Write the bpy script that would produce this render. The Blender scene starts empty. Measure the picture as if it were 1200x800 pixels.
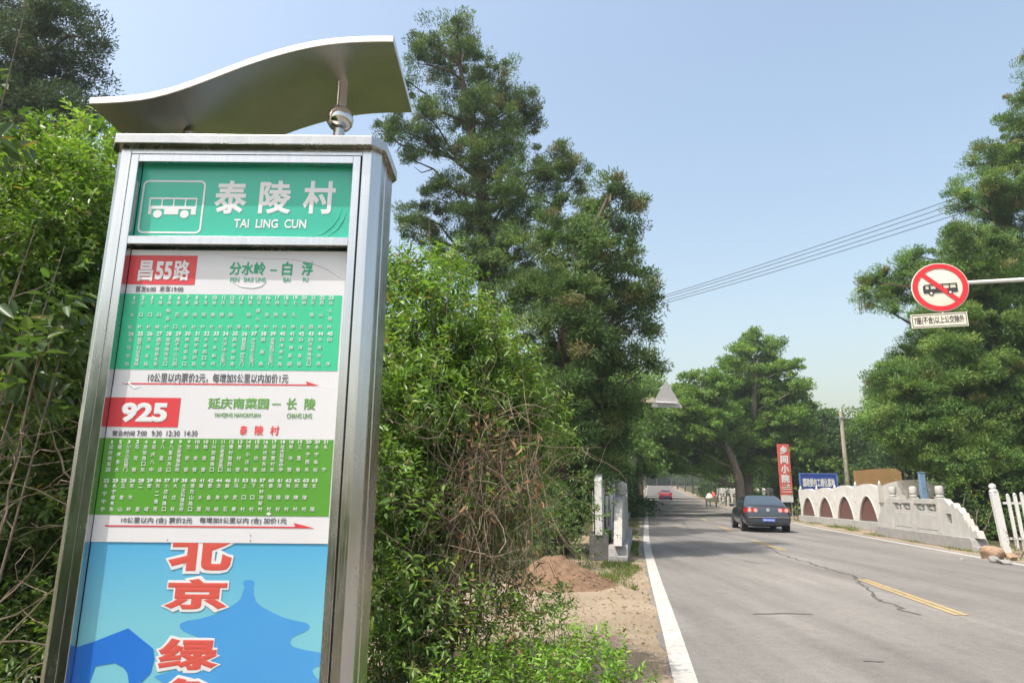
import bpy, bmesh, math, random
import numpy as np
from mathutils import Vector, Matrix

# ------------------------------------------------------------------ camera
RAD = math.radians
FPX, PITCH, ROLL, EYE = 785.0, RAD(12.6), RAD(0.5), 1.52
S = bpy.context.scene
COL = S.collection
_fw = np.array([0, math.cos(PITCH), math.sin(PITCH)])
_u0 = np.array([0, -math.sin(PITCH), math.cos(PITCH)])
_r0 = np.array([1.0, 0, 0])
_rt = math.cos(ROLL) * _r0 + math.sin(ROLL) * _u0
_up = -math.sin(ROLL) * _r0 + math.cos(ROLL) * _u0
EYEP = np.array([0, 0, EYE])
cam_d = bpy.data.cameras.new('camera')
cam = bpy.data.objects.new('camera', cam_d)
COL.objects.link(cam)
cam_d.sensor_width = 36
cam_d.lens = 36 * FPX / 1200
cam_d.clip_start = 0.05
cam_d.clip_end = 5000
M = Matrix(((_rt[0], _up[0], -_fw[0], 0), (_rt[1], _up[1], -_fw[1], 0), (_rt[2], _up[2], -_fw[2], EYE), (0, 0, 0, 1)))
cam.matrix_world = M
S.camera = cam

# ------------------------------------------------------------------ light
SUN_EL, SUN_AZ = RAD(62), RAD(58)     # azimuth measured from behind the camera (-y) towards the left (-x)
sun_vec = Vector((-math.sin(SUN_AZ) * math.cos(SUN_EL), -math.cos(SUN_AZ) * math.cos(SUN_EL), math.sin(SUN_EL)))
W = bpy.data.worlds.new('World'); S.world = W; W.use_nodes = True
nt = W.node_tree
sky = nt.nodes.new('ShaderNodeTexSky'); sky.sky_type = 'NISHITA'; sky.sun_disc = False
sky.sun_elevation = SUN_EL
sky.sun_rotation = math.atan2(sun_vec.x, sun_vec.y)
sky.air_density = 1.5; sky.dust_density = 5.0; sky.ozone_density = 0.0; sky.altitude = 0
bgn = nt.nodes['Background']; bgn.inputs['Strength'].default_value = 0.15
hzt = nt.nodes.new('ShaderNodeMix'); hzt.data_type = 'RGBA'; hzt.blend_type = 'MULTIPLY'; hzt.inputs[0].default_value = 1
hzt.inputs['B'].default_value = (.985, .975, .950, 1)      # summer haze takes some blue out of the sky
nt.links.new(sky.outputs[0], hzt.inputs['A']); nt.links.new(hzt.outputs['Result'], bgn.inputs['Color'])
sl = bpy.data.lights.new('sun', 'SUN'); sl.energy = 3.0; sl.angle = RAD(0.55); sl.color = (1.0, 0.955, 0.89)
so = bpy.data.objects.new('sun', sl); COL.objects.link(so)
so.rotation_euler = sun_vec.to_track_quat('Z', 'Y').to_euler()
so.location = (-20, -20, 40)
vs = S.view_settings
vs.view_transform = 'Standard'; vs.look = 'None'; vs.exposure = 0.84; vs.gamma = 1.0; vs.use_curve_mapping = False
S.cycles.max_bounces = 8; S.cycles.transparent_max_bounces = 8
S.cycles.use_denoising = True
HAZE_DENSITY = 0.0008

# ------------------------------------------------------------------ geometry helpers
def ray(x, y):
    return _fw * FPX + _rt * (x - 600) - _up * (y - 400)
def at(x, y, Y):
    d = ray(x, y); return EYEP + d * (Y / d[1])
def rise(y):
    return 0.4 * ((y - 60) / 38.0) ** 1.4 if y > 60 else 0.0
def gnd(x, y):
    d = ray(x, y); t = (0 - EYE) / d[2] if d[2] < 0 else 300 / d[1]
    if t * d[1] > 60:
        lo, hi = 60 / d[1], 400 / d[1]
        for _ in range(50):
            m = (lo + hi) / 2
            if EYE + m * d[2] > rise(m * d[1]): lo = m
            else: hi = m
        t = lo
    p = EYEP + d * t
    return p

RNG = np.random.default_rng(7)
random.seed(5)

class MB:
    def __init__(s): s.v = []; s.f = []; s.m = []
    def add(s, V, F, mi=0):
        b = len(s.v); s.v += [tuple(map(float, p)) for p in V]
        s.f += [tuple(b + i for i in f) for f in F]; s.m += [mi] * len(F)
    def box(s, c, d, rz=0, mi=0, mat=None):
        hx, hy, hz = d[0] / 2, d[1] / 2, d[2] / 2
        V = []
        cr, sr = math.cos(rz), math.sin(rz)
        for z in (-hz, hz):
            for x, y in ((-hx, -hy), (hx, -hy), (hx, hy), (-hx, hy)):
                V.append((c[0] + x * cr - y * sr, c[1] + x * sr + y * cr, c[2] + z))
        s.add(V, [(3, 2, 1, 0), (4, 5, 6, 7), (0, 1, 5, 4), (1, 2, 6, 5), (2, 3, 7, 6), (3, 0, 4, 7)], mi)
    def bx(s, x0, x1, y0, y1, z0, z1, mi=0):
        s.box(((x0 + x1) / 2, (y0 + y1) / 2, (z0 + z1) / 2), (abs(x1 - x0), abs(y1 - y0), abs(z1 - z0)), 0, mi)
    def prism(s, poly, fn, d0, d1, mi=0):
        """poly: list of (a, b); fn(a, b, d) -> xyz"""
        n = len(poly)
        V = [fn(a, b, d0) for a, b in poly] + [fn(a, b, d1) for a, b in poly]
        F = [tuple(range(n))[::-1], tuple(range(n, 2 * n))]
        F += [(i, (i + 1) % n, n + (i + 1) % n, n + i) for i in range(n)]
        s.add(V, F, mi)
    def tube(s, pts, rad, n=6, mi=0, cap=True):
        P = [Vector(map(float, p)) for p in pts]
        if not hasattr(rad, '__len__'): rad = [rad] * len(P)
        V = []; a = None
        for i, p in enumerate(P):
            t = (P[min(i + 1, len(P) - 1)] - P[max(i - 1, 0)])
            if t.length < 1e-9: t = Vector((0, 0, 1))
            t.normalize()
            if a is None:
                a = t.orthogonal().normalized()
            else:
                a = (a - t * a.dot(t))
                a = a.normalized() if a.length > 1e-6 else t.orthogonal().normalized()
            b = t.cross(a)
            for k in range(n):
                th = 2 * math.pi * k / n
                V.append(p + (a * math.cos(th) + b * math.sin(th)) * rad[i])
        F = []
        for i in range(len(P) - 1):
            for k in range(n):
                k2 = (k + 1) % n
                F.append((i * n + k, i * n + k2, (i + 1) * n + k2, (i + 1) * n + k))
        if cap:
            F.append(tuple(range(n))[::-1]); F.append(tuple((len(P) - 1) * n + k for k in range(n)))
        s.add(V, F, mi)
    def lathe(s, prof, c=(0, 0, 0), n=20, axis='z', mi=0):
        V = []
        for r, h in prof:
            for k in range(n):
                th = 2 * math.pi * k / n
                x, y = r * math.cos(th), r * math.sin(th)
                p = (x, y, h) if axis == 'z' else ((h, x, y) if axis == 'x' else (y, h, x))
                V.append((c[0] + p[0], c[1] + p[1], c[2] + p[2]))
        F = []
        m = len(prof)
        for i in range(m - 1):
            for k in range(n):
                k2 = (k + 1) % n
                F.append((i * n + k, i * n + k2, (i + 1) * n + k2, (i + 1) * n + k))
        F.append(tuple(range(n))[::-1]); F.append(tuple((m - 1) * n + k for k in range(n)))
        s.add(V, F, mi)
    def build(s, name, mats, parent=None, origin=(0, 0, 0), smooth=False, bevel=0, seg=2):
        me = bpy.data.meshes.new(name)
        o3 = origin
        me.from_pydata([(x - o3[0], y - o3[1], z - o3[2]) for x, y, z in s.v], [], s.f)
        if not isinstance(mats, (list, tuple)): mats = [mats]
        for m in mats: me.materials.append(m)
        if len(mats) > 1: me.polygons.foreach_set('material_index', s.m)
        bm = bmesh.new(); bm.from_mesh(me); bmesh.ops.recalc_face_normals(bm, faces=bm.faces); bm.to_mesh(me); bm.free()
        if smooth:
            me.polygons.foreach_set('use_smooth', [True] * len(me.polygons))
            me.set_sharp_from_angle(angle=RAD(40))
        me.update()
        o = bpy.data.objects.new(name, me); COL.objects.link(o)
        if parent is not None: o.parent = parent
        else: o.location = o3
        if bevel:
            md = o.modifiers.new('bevel', 'BEVEL'); md.width = bevel; md.segments = seg; md.limit_method = 'ANGLE'; md.angle_limit = RAD(35)
        return o

def tag(o, label, cat, group=None):
    o['label'] = label; o['category'] = cat
    if group: o['group'] = group
    return o
def empty(name, loc, label, cat, group=None, rz=0):
    o = bpy.data.objects.new(name, None); COL.objects.link(o)
    o.location = [float(q) for q in loc]; o.rotation_euler = (0, 0, rz); o.empty_display_size = 0.2
    return tag(o, label, cat, group)
def kind(o, k):
    o['kind'] = k; return o
def copy_tree(o, parent=None):
    c = o.copy(); COL.objects.link(c); c.parent = parent
    for ch in [x for x in o.children]: copy_tree(ch, c)
    return c

# ------------------------------------------------------------------ materials
def mat(name, col, rough=0.6, metal=0.0, var=0.0, vscale=8.0, bump=0.0, bscale=30.0, col2=None, spec=0.5, stretch=None, coat=0.0):
    m = bpy.data.materials.new(name); m.use_nodes = True
    t = m.node_tree; p = t.nodes['Principled BSDF']
    p.inputs['Base Color'].default_value = (*col, 1)
    p.inputs['Roughness'].default_value = rough
    p.inputs['Metallic'].default_value = metal
    p.inputs['Specular IOR Level'].default_value = spec
    p.inputs['Coat Weight'].default_value = coat
    tc = t.nodes.new('ShaderNodeTexCoord')
    src = tc.outputs['Object']
    if stretch:
        mp = t.nodes.new('ShaderNodeMapping'); mp.inputs['Scale'].default_value = stretch
        t.links.new(src, mp.inputs[0]); src = mp.outputs[0]
    if var > 0 or col2:
        n = t.nodes.new('ShaderNodeTexNoise'); n.inputs['Scale'].default_value = vscale; n.inputs['Detail'].default_value = 6; n.inputs['Roughness'].default_value = 0.65
        t.links.new(src, n.inputs['Vector'])
        r = t.nodes.new('ShaderNodeValToRGB'); r.color_ramp.elements[0].position = 0.32; r.color_ramp.elements[1].position = 0.68
        a = col2 if col2 else tuple(c * (1 - var) for c in col)
        b = col if col2 else tuple(min(1, c * (1 + var)) for c in col)
        r.color_ramp.elements[0].color = (*a, 1); r.color_ramp.elements[1].color = (*b, 1)
        t.links.new(n.outputs['Fac'], r.inputs[0]); t.links.new(r.outputs[0], p.inputs['Base Color'])
    if bump > 0:
        n2 = t.nodes.new('ShaderNodeTexNoise'); n2.inputs['Scale'].default_value = bscale; n2.inputs['Detail'].default_value = 5
        t.links.new(src, n2.inputs['Vector'])
        bn = t.nodes.new('ShaderNodeBump'); bn.inputs['Strength'].default_value = bump; bn.inputs['Distance'].default_value = 0.02
        t.links.new(n2.outputs['Fac'], bn.inputs['Height']); t.links.new(bn.outputs[0], p.inputs['Normal'])
    return m

def leaf_mat(name, rough=0.5, trans=0.35, spec=0.35, tint=(1.25, 1.35, 0.6)):
    m = bpy.data.materials.new(name); m.use_nodes = True
    t = m.node_tree; p = t.nodes['Principled BSDF']; out = t.nodes['Material Output']
    a = t.nodes.new('ShaderNodeAttribute'); a.attribute_name = 'tint'
    p.inputs['Roughness'].default_value = rough; p.inputs['Specular IOR Level'].default_value = spec
    t.links.new(a.outputs['Color'], p.inputs['Base Color'])
    tr = t.nodes.new('ShaderNodeBsdfTranslucent')
    mx = t.nodes.new('ShaderNodeMix'); mx.data_type = 'RGBA'; mx.blend_type = 'MULTIPLY'; mx.inputs[0].default_value = 1
    mx.inputs['B'].default_value = (*tint, 1)
    t.links.new(a.outputs['Color'], mx.inputs['A']); t.links.new(mx.outputs['Result'], tr.inputs['Color'])
    ms = t.nodes.new('ShaderNodeMixShader'); ms.inputs[0].default_value = trans
    t.links.new(p.outputs[0], ms.inputs[1]); t.links.new(tr.outputs[0], ms.inputs[2]); t.links.new(ms.outputs[0], out.inputs['Surface'])
    return m

LEAF_CYP = leaf_mat('cypress_foliage', 0.65, 0.28, 0.25, (1.2, 1.25, .7))
LEAF_NEAR = leaf_mat('shrub_leaf', 0.40, 0.40, 0.5, (1.3, 1.4, .5))
LEAF_FAR = leaf_mat('far_foliage', 0.6, 0.35, 0.25)
LEAF_DRY = leaf_mat('dry_leaf', 0.8, 0.2, 0.1, (1, 1, 1))
BARK_CYP = mat('cypress_bark', (.085, .062, .048), .9, var=.4, vscale=6, bump=.8, bscale=14, stretch=(1, 1, .25))
BARK = mat('bark', (.16, .13, .10), .9, var=.35, vscale=7, bump=.7, bscale=16, stretch=(1, 1, .3))
TWIG = mat('dry_twig', (.27, .215, .16), .85, var=.4, vscale=5)
TWIG_BROWN = mat('brown_vine', (.195, .145, .105), .9, var=.5, vscale=9)
STEM = mat('green_stem', (.12, .13, .05), .8, var=.3, vscale=9)

# ------------------------------------------------------------------ foliage
def unit(a):
    return a / np.maximum(np.linalg.norm(a, axis=-1, keepdims=True), 1e-9)
def rdir(n):
    return unit(RNG.normal(size=(n, 3)))

def leaf_object(name, P, D, N, L, Wd, C, m, parent=None, origin=(0, 0, 0), shape='kite', droop=0.12):
    """leaf faces from base points P, directions D, normals N, lengths L, widths Wd and colours C"""
    n = len(P)
    D = unit(D); Sd = unit(np.cross(D, N)); N2 = np.cross(Sd, D)
    L = L[:, None]; Wd = Wd[:, None]
    o3 = np.array([float(q) for q in origin])
    if shape == 'kite':
        a = P; b = P + D * L * .5 + Sd * Wd * .5; c = P + D * L - N2 * L * droop; d = P + D * L * .5 - Sd * Wd * .5
        V = np.stack([a, b, c, d], 1).reshape(-1, 3) - o3; k = 4
        F = np.arange(n * 4)
        nf = n
    else:
        up = N2 * Wd * .16
        a = P
        r1 = P + D * L * .28 + Sd * Wd * .47 + up; r2 = P + D * L * .66 + Sd * Wd * .38 + up * .7 - N2 * L * droop * .4
        c = P + D * L - N2 * L * droop
        l1 = P + D * L * .28 - Sd * Wd * .47 + up; l2 = P + D * L * .66 - Sd * Wd * .38 + up * .7 - N2 * L * droop * .4
        V = np.stack([a, r1, r2, c, l2, l1], 1).reshape(-1, 3) - o3; k = 6
        base = np.arange(n)[:, None] * 6
        F = np.concatenate([base + np.array([[0, 1, 2, 3]]), base + np.array([[0, 3, 4, 5]])], 1).reshape(-1)
        nf = n * 2
    me = bpy.data.meshes.new(name)
    me.vertices.add(len(V)); me.vertices.foreach_set('co', V.astype(np.float32).ravel())
    me.loops.add(len(F)); me.loops.foreach_set('vertex_index', F.astype(np.int32))
    me.polygons.add(nf); me.polygons.foreach_set('loop_start', np.arange(0, nf * 4, 4, dtype=np.int32))
    me.polygons.foreach_set('loop_total', np.full(nf, 4, dtype=np.int32))
    at_ = me.attributes.new('tint', 'FLOAT_COLOR', 'POINT')
    cc = np.ones((n, k, 4), np.float32); cc[:, :, :3] = np.clip(C, 0.004, 1)[:, None, :]
    at_.data.foreach_set('color', cc.ravel())
    me.materials.append(m)
    me.update(calc_edges=True)
    o = bpy.data.objects.new(name, me); COL.objects.link(o)
    if parent is not None: o.parent = parent
    else: o.location = o3
    return o

STY = {
    'cypress': dict(k=5.6, rs=.36, sp=175, L=.135, W=.032, out=.7, up=.35, rnd=.75, flat=.85, pal=[(.080, .146, .044), (.108, .182, .052), (.148, .215, .064), (.062, .115, .038), (.200, .185, .085)], pw=[.32, .3, .2, .12, .06], lv=.25),
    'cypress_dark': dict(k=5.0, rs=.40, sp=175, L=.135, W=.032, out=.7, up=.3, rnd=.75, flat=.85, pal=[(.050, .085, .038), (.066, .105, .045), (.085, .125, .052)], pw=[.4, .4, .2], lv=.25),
    'cypress_fresh': dict(k=5.6, rs=.36, sp=175, L=.135, W=.032, out=.7, up=.4, rnd=.75, flat=.85, pal=[(.110, .205, .052), (.148, .250, .060), (.190, .285, .072), (.085, .160, .044), (.21, .21, .075)], pw=[.3, .3, .2, .15, .05], lv=.25),
    'locust': dict(k=4.2, rs=.55, sp=170, L=.22, W=.085, out=.5, up=.05, rnd=.9, flat=.68, pal=[(.120, .215, .044), (.150, .250, .050), (.185, .285, .060)], pw=[.4, .4, .2], lv=.25),
    'far': dict(k=2.4, rs=.8, sp=130, L=.30, W=.13, out=.5, up=.1, rnd=.9, flat=.65, pal=[(.100, .180, .044), (.128, .215, .050), (.160, .250, .058)], pw=[.4, .4, .2], lv=.25),
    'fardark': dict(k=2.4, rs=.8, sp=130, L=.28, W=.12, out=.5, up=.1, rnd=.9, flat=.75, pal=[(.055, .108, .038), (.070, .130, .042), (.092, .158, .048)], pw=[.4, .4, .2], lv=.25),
}
def crown(name, blobs, sty, m, parent, origin, dens=1.0):
    s = STY[sty]
    B = np.array(blobs, float)
    cen, cl = [], []
    for b in B:
        n = max(3, int(s['k'] * (b[3] / s['rs']) ** 2 * RNG.uniform(.85, 1.15)))
        d = rdir(n); u = RNG.uniform(.06, 1.25, n) ** .5
        q = d * (u * b[3])[:, None] * RNG.uniform(.72, 1.28, 3); q[:, 2] *= s['flat']
        cen.append(b[:3] + q); cl.append(np.repeat(b[None, :3], n, 0))
    cen = np.concatenate(cen); cl = np.concatenate(cl)
    nc = len(cen); sp = int(s['sp'] * dens)
    pal = np.array(s['pal']); ci = RNG.choice(len(pal), nc, p=np.array(s['pw']) / sum(s['pw']))
    ctint = pal[ci] * RNG.uniform(.82, 1.18, (nc, 1))
    rs = s['rs'] * RNG.uniform(.40, 1.3, nc) * (1 if sty.startswith('cypress') else 1.05)
    off = RNG.normal(size=(nc, sp, 3)) * .48; ln = np.linalg.norm(off, axis=2, keepdims=True); off *= np.minimum(1, .95 / np.maximum(ln, 1e-6)); off = off * rs[:, None, None] * np.array([1.12, 1.12, .82])
    off[:, :, 2] *= s['flat']
    P = cen[:, None] + off
    cdir = unit(s['out'] * unit(cen - cl) + .5 * RNG.normal(size=cen.shape))
    D = cdir[:, None] * .75 + s['rnd'] * RNG.normal(size=P.shape) * .6
    D[:, :, 2] += s['up']
    Cc = ctint[:, None] * RNG.uniform(1 - s['lv'], 1 + s['lv'], (nc, sp, 1))
    n = nc * sp
    P = P.reshape(-1, 3); D = unit(D.reshape(-1, 3)); Cc = Cc.reshape(-1, 3)
    N = rdir(n); N[:, 2] += .3
    Lh = s['L'] * RNG.uniform(.6, 1.35, n); Wd = s['W'] * RNG.uniform(.7, 1.3, n)
    return leaf_object(name, P, D, N, Lh, Wd, Cc, m, parent, origin)

def limbs(mb, trunk, blobs, r0=.07, skip=1, n=5):
    T = [np.array(p[:3], float) for p in trunk]
    for i, b in enumerate(blobs):
        if i % skip: continue
        b = np.array(b[:3], float)
        # start on the trunk somewhat below the clump
        best = None
        for a, c in zip(T[:-1], T[1:]):
            for u in (0, .25, .5, .75):
                p = a + (c - a) * u
                h = math.hypot(b[0] - p[0], b[1] - p[1])
                cost = abs((b[2] - p[2]) - .45 * h) + .15 * h
                if best is None or cost < best[0]: best = (cost, p)
        p = best[1]; d = b - p; L = np.linalg.norm(d)
        if L < .3: continue
        mid1 = p + d * .35 + np.array([0, 0, -.06 * L]) + RNG.normal(size=3) * .05 * L
        mid2 = p + d * .7 + RNG.normal(size=3) * .06 * L
        r = r0 * (.5 + .12 * L)
        mb.tube([p, mid1, mid2, b, b + d / L * .3], [r, r * .75, r * .5, r * .28, r * .1], n)
        for q in range(2):
            e = mid2 + rdir(1)[0] * min(.22 * L, .6) + d / L * min(.2 * L, .5)
            mb.tube([mid2, (mid2 + e) / 2 + RNG.normal(size=3) * .03 * L, e], [r * .4, r * .28, r * .1], 4)

def tree(name, label, cat, trunk, blobs, sty, leafm, barkm, group=None, r0=.07, dens=1.0, skip=1):
    o = trunk[0][:3]
    e = empty(name, o, label, cat, group)
    mb = MB()
    mb.tube([p[:3] for p in trunk], [p[3] for p in trunk], 12)
    limbs(mb, trunk, blobs, r0, skip)
    mb.build('trunk', barkm, e, o, smooth=True)
    crown('crown', blobs, sty, leafm, e, o, dens)
    return e

def px_blobs(lst, Y, dep=1.0, off=0.0):
    """crown clumps given by where they show, spread in depth around distance Y"""
    out = []
    for i, (x, y, r) in enumerate(lst):
        dy = RNG.uniform(-1, 1) * dep + off
        p = at(x, y, Y + dy)
        sc = (Y + dy) / 785 * 1.12
        out.append((p[0], p[1], p[2], r * sc))
    return out

# shoots of real leaves for the near shrubs
def shoots_leaves(name, P0, D, Ln, nl, L, Wd, pal, m, parent, origin, ang=.9, droop=.25, shape='leaf', lv=.22):
    n = len(P0)
    t = np.linspace(.12, 1, nl)[None, :, None]
    D = unit(D)
    bend = np.array([0, 0, -.10])
    P = P0[:, None] + D[:, None] * t * Ln[:, None, None] + bend * (t ** 2) * Ln[:, None, None]
    ref = unit(np.cross(D, np.array([.1, .2, 1.0])))
    ref2 = np.cross(D, ref)
    az = (np.arange(nl)[None] * 2.4 + RNG.uniform(0, 6.28, (n, 1)) + RNG.normal(size=(n, nl)) * .4)[:, :, None]
    side = ref[:, None] * np.cos(az) + ref2[:, None] * np.sin(az)
    LD = D[:, None] * math.cos(ang) + side * math.sin(ang) + RNG.normal(size=P.shape) * .18
    LD[:, :, 2] -= .12
    NN = np.array([0, 0, 1.0]) + RNG.normal(size=P.shape) * .45 + D[:, None] * .2
    pal = np.array(pal); ci = RNG.integers(0, len(pal), n)
    Cc = (pal[ci] * RNG.uniform(.8, 1.2, (n, 1)))[:, None] * RNG.uniform(1 - lv, 1 + lv, (n, nl, 1))
    old = RNG.random((n, nl)) < .035
    Cc[old] = np.array([.24, .20, .07]) * RNG.uniform(.7, 1.2, (int(old.sum()), 1))
    k = n * nl
    sz = RNG.uniform(.65, 1.2, k) * np.tile(1 - .35 * np.abs(np.linspace(-.7, 1, nl)) ** 2, n)
    return leaf_object(name, P.reshape(-1, 3), LD.reshape(-1, 3), NN.reshape(-1, 3), L * sz, Wd * sz * RNG.uniform(.85, 1.15, k), Cc.reshape(-1, 3), m, parent, origin, shape, droop)

def blob_shoots(blobs, dens, upw=.5, zflat=1.0):
    P, D = [], []
    for b in blobs:
        n = max(4, int(dens * b[3] ** 2))
        d = rdir(n); u = RNG.uniform(.1, 1, n) ** .4
        q = d * (u * b[3])[:, None]; q[:, 2] *= zflat
        P.append(np.array(b[:3]) + q)
        dd = d * .8 + RNG.normal(size=(n, 3)) * .35; dd[:, 2] += upw
        D.append(dd)
    return np.concatenate(P), unit(np.concatenate(D))

def twig_mesh(mb, p, d, L, r, depth=0, wander=.35, n=4, grav=0.0, split=.5):
    segs = max(3, int(L / .09))
    pts = [np.array(p, float)]; d = np.array(d, float)
    for i in range(segs):
        d = unit(d + RNG.normal(size=3) * wander * .5 + np.array([0, 0, grav]))
        pts.append(pts[-1] + d * L / segs)
        if depth > 0 and i > 0 and RNG.random() < split:
            twig_mesh(mb, pts[-1], unit(d + RNG.normal(size=3) * .8), L * RNG.uniform(.3, .6), r * .55, depth - 1, wander, n, grav, split)
    mb.tube(pts, list(np.linspace(r, r * .3, len(pts))), n, cap=False)

# ================================================================== SETTING
# road edges (left and right white lines)
LX = [(-60, -9.0), (-20, -2.6), (0, .50), (5.97, 1.45), (7.6, 1.74), (10.5, 2.24), (12.5, 2.58), (15.6, 3.13), (18.7, 3.68), (22, 4.30), (26.3, 5.14), (35, 6.87), (45, 8.85), (60, 11.8), (80, 15.75), (103, 20.2), (150, 29.6), (200, 39.8), (260, 52.0)]
RX = [(-60, .2), (-20, 6.2), (0, 9.25), (15.7, 11.5), (19.6, 12.05), (24, 12.78), (30, 13.75), (37.5, 15.15), (45, 16.75), (60, 20.0), (80, 24.1), (103, 28.5), (150, 37.9), (200, 47.9), (260, 60)]
def lx(y): return float(np.interp(y, *zip(*LX)))
def rx(y): return float(np.interp(y, *zip(*RX)))
YS = sorted(set([-300, -200, -120, -60, -40, -20, -10] + list(range(0, 62, 2)) + list(range(62, 270, 6)) + [300, 360, 450, 600, 900]))
def terrain_z(y):
    return rise(min(y, 260)) + (0 if y < 260 else .0 * (y - 260))

GROUND = bpy.data.materials.new('dirt_ground'); GROUND.use_nodes = True
t = GROUND.node_tree; p = t.nodes['Principled BSDF']; p.inputs['Roughness'].default_value = .95; p.inputs['Specular IOR Level'].default_value = .2
tc = t.nodes.new('ShaderNodeTexCoord')
def noise(t, src, scale, det=6, rough=.6):
    n = t.nodes.new('ShaderNodeTexNoise'); n.inputs['Scale'].default_value = scale; n.inputs['Detail'].default_value = det; n.inputs['Roughness'].default_value = rough
    t.links.new(src, n.inputs['Vector']); return n.outputs['Fac']
def ramp(t, src, a, b, ca, cb):
    r = t.nodes.new('ShaderNodeValToRGB'); r.color_ramp.elements[0].position = a; r.color_ramp.elements[1].position = b
    r.color_ramp.elements[0].color = (*ca, 1); r.color_ramp.elements[1].color = (*cb, 1)
    t.links.new(src, r.inputs[0]); return r.outputs[0]
def mixc(t, fac, a, b, mode='MIX'):
    mx = t.nodes.new('ShaderNodeMix'); mx.data_type = 'RGBA'; mx.blend_type = mode
    if isinstance(fac, (int, float)): mx.inputs[0].default_value = fac
    else: t.links.new(fac, mx.inputs[0])
    for k, q in (('A', a), ('B', b)):
        if isinstance(q, tuple): mx.inputs[k].default_value = (*q, 1)
        else: t.links.new(q, mx.inputs[k])
    return mx.outputs['Result']
def bump(t, p, h, st, dist=.02):
    b = t.nodes.new('ShaderNodeBump'); b.inputs['Strength'].default_value = st; b.inputs['Distance'].default_value = dist
    t.links.new(h, b.inputs['Height']); t.links.new(b.outputs[0], p.inputs['Normal'])
g = tc.outputs['Object']
c1 = ramp(t, noise(t, g, .9), .35, .65, (.235, .187, .132), (.325, .268, .195))
c2 = ramp(t, noise(t, g, 22, 4), .3, .7, (.75, .75, .75), (1.15, 1.13, 1.1))
c3 = mixc(t, 1.0, c1, c2, 'MULTIPLY')
gf = ramp(t, noise(t, g, .35), .55, .68, (0, 0, 0), (1, 1, 1))
t.links.new(mixc(t, gf, c3, (.12, .125, .055)), p.inputs['Base Color'])
bump(t, p, noise(t, g, 35, 8, .7), .7, .03)

def strip(name, m, xf0, xf1, dz, y0, y1, nx=1, rows=None):
    rows = [y for y in (rows or YS) if y0 <= y <= y1]
    V, F = [], []
    for y in rows:
        a, b = xf0(y), xf1(y)
        for i in range(nx + 1): V.append((a + (b - a) * i / nx, y, terrain_z(y) + dz))
    w = nx + 1
    for j in range(len(rows) - 1):
        for i in range(nx): F.append((j * w + i, j * w + i + 1, (j + 1) * w + i + 1, (j + 1) * w + i))
    mb = MB(); mb.add(V, F)
    return kind(mb.build(name, m), 'structure')
strip('ground', GROUND, lambda y: -700, lambda y: 800, 0, -300, 900, 60)

WOODFLOOR = mat('wood_floor', (.075, .085, .035), .95, col2=(.10, .085, .055), vscale=.8, bump=.8, bscale=14, spec=.1)
strip('wood_floor', WOODFLOOR, lambda y: -400, lambda y: lx(y) - 2.35 + .3 * math.sin(y * 1.3), .004, 12, 260, 4)
strip('wood_floor', WOODFLOOR, lambda y: rx(y) + 2.6 + .3 * math.sin(y * 1.1), lambda y: 500, .004, -60, 260, 4)
strip('wood_floor', WOODFLOOR, lambda y: -400, lambda y: min(-2.2, lx(y) - 3), .004, 3, 12, 4)
ASPHALT = bpy.data.materials.new('old_asphalt'); ASPHALT.use_nodes = True
t = ASPHALT.node_tree; p = t.nodes['Principled BSDF']; p.inputs['Roughness'].default_value = .9; p.inputs['Specular IOR Level'].default_value = .25
tc = t.nodes.new('ShaderNodeTexCoord'); g = tc.outputs['Object']
mp = t.nodes.new('ShaderNodeMapping'); mp.inputs['Rotation'].default_value = (0, 0, RAD(10)); mp.inputs['Scale'].default_value = (1.6, .12, 1); t.links.new(g, mp.inputs[0])
a1 = ramp(t, noise(t, mp.outputs[0], .8, 5), .3, .7, (.138, .132, .123), (.218, .209, .196))
a2 = ramp(t, noise(t, g, .25, 4), .35, .7, (.86, .86, .86), (1.1, 1.09, 1.07))
a3 = ramp(t, noise(t, g, 70, 3, .8), .3, .7, (.72, .72, .72), (1.25, 1.25, 1.24))
a4 = mixc(t, 1.0, ramp(t, noise(t, g, 1.7, 6, .7), .58, .80, (1, 1, 1), (.70, .66, .62)), mixc(t, 1.0, ramp(t, noise(t, g, 7, 5, .7), .3, .7, (.88, .88, .88), (1.10, 1.10, 1.10)), ramp(t, noise(t, g, 28, 3, .8), .62, .72, (1, 1, 1), (.80, .80, .79)), 'MULTIPLY'), 'MULTIPLY')
t.links.new(mixc(t, 1.0, mixc(t, 1.0, mixc(t, 1.0, a1, a2, 'MULTIPLY'), a3, 'MULTIPLY'), a4, 'MULTIPLY'), p.inputs['Base Color'])
bump(t, p, noise(t, g, 120, 3, .8), .35, .01)
# ragged asphalt edge: finely sampled rows
def rag(y, s): return .06 * math.sin(y * 2.1 + s) + .05 * math.sin(y * 5.3 + 2 * s) + .04 * math.sin(y * 11.7 + s)
strip('road', ASPHALT, lambda y: lx(y) - .13 - .12 * min(1, max(0, y - 14) / 10) + (.45 * rag(y, 1) if -5 < y < 60 else 0), lambda y: rx(y) + .32 + (rag(y, 2) if -5 < y < 60 else 0), .006, -60, 260, 6, sorted(set(YS) | set(np.arange(-6, 60, .2).round(2))))

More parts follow.
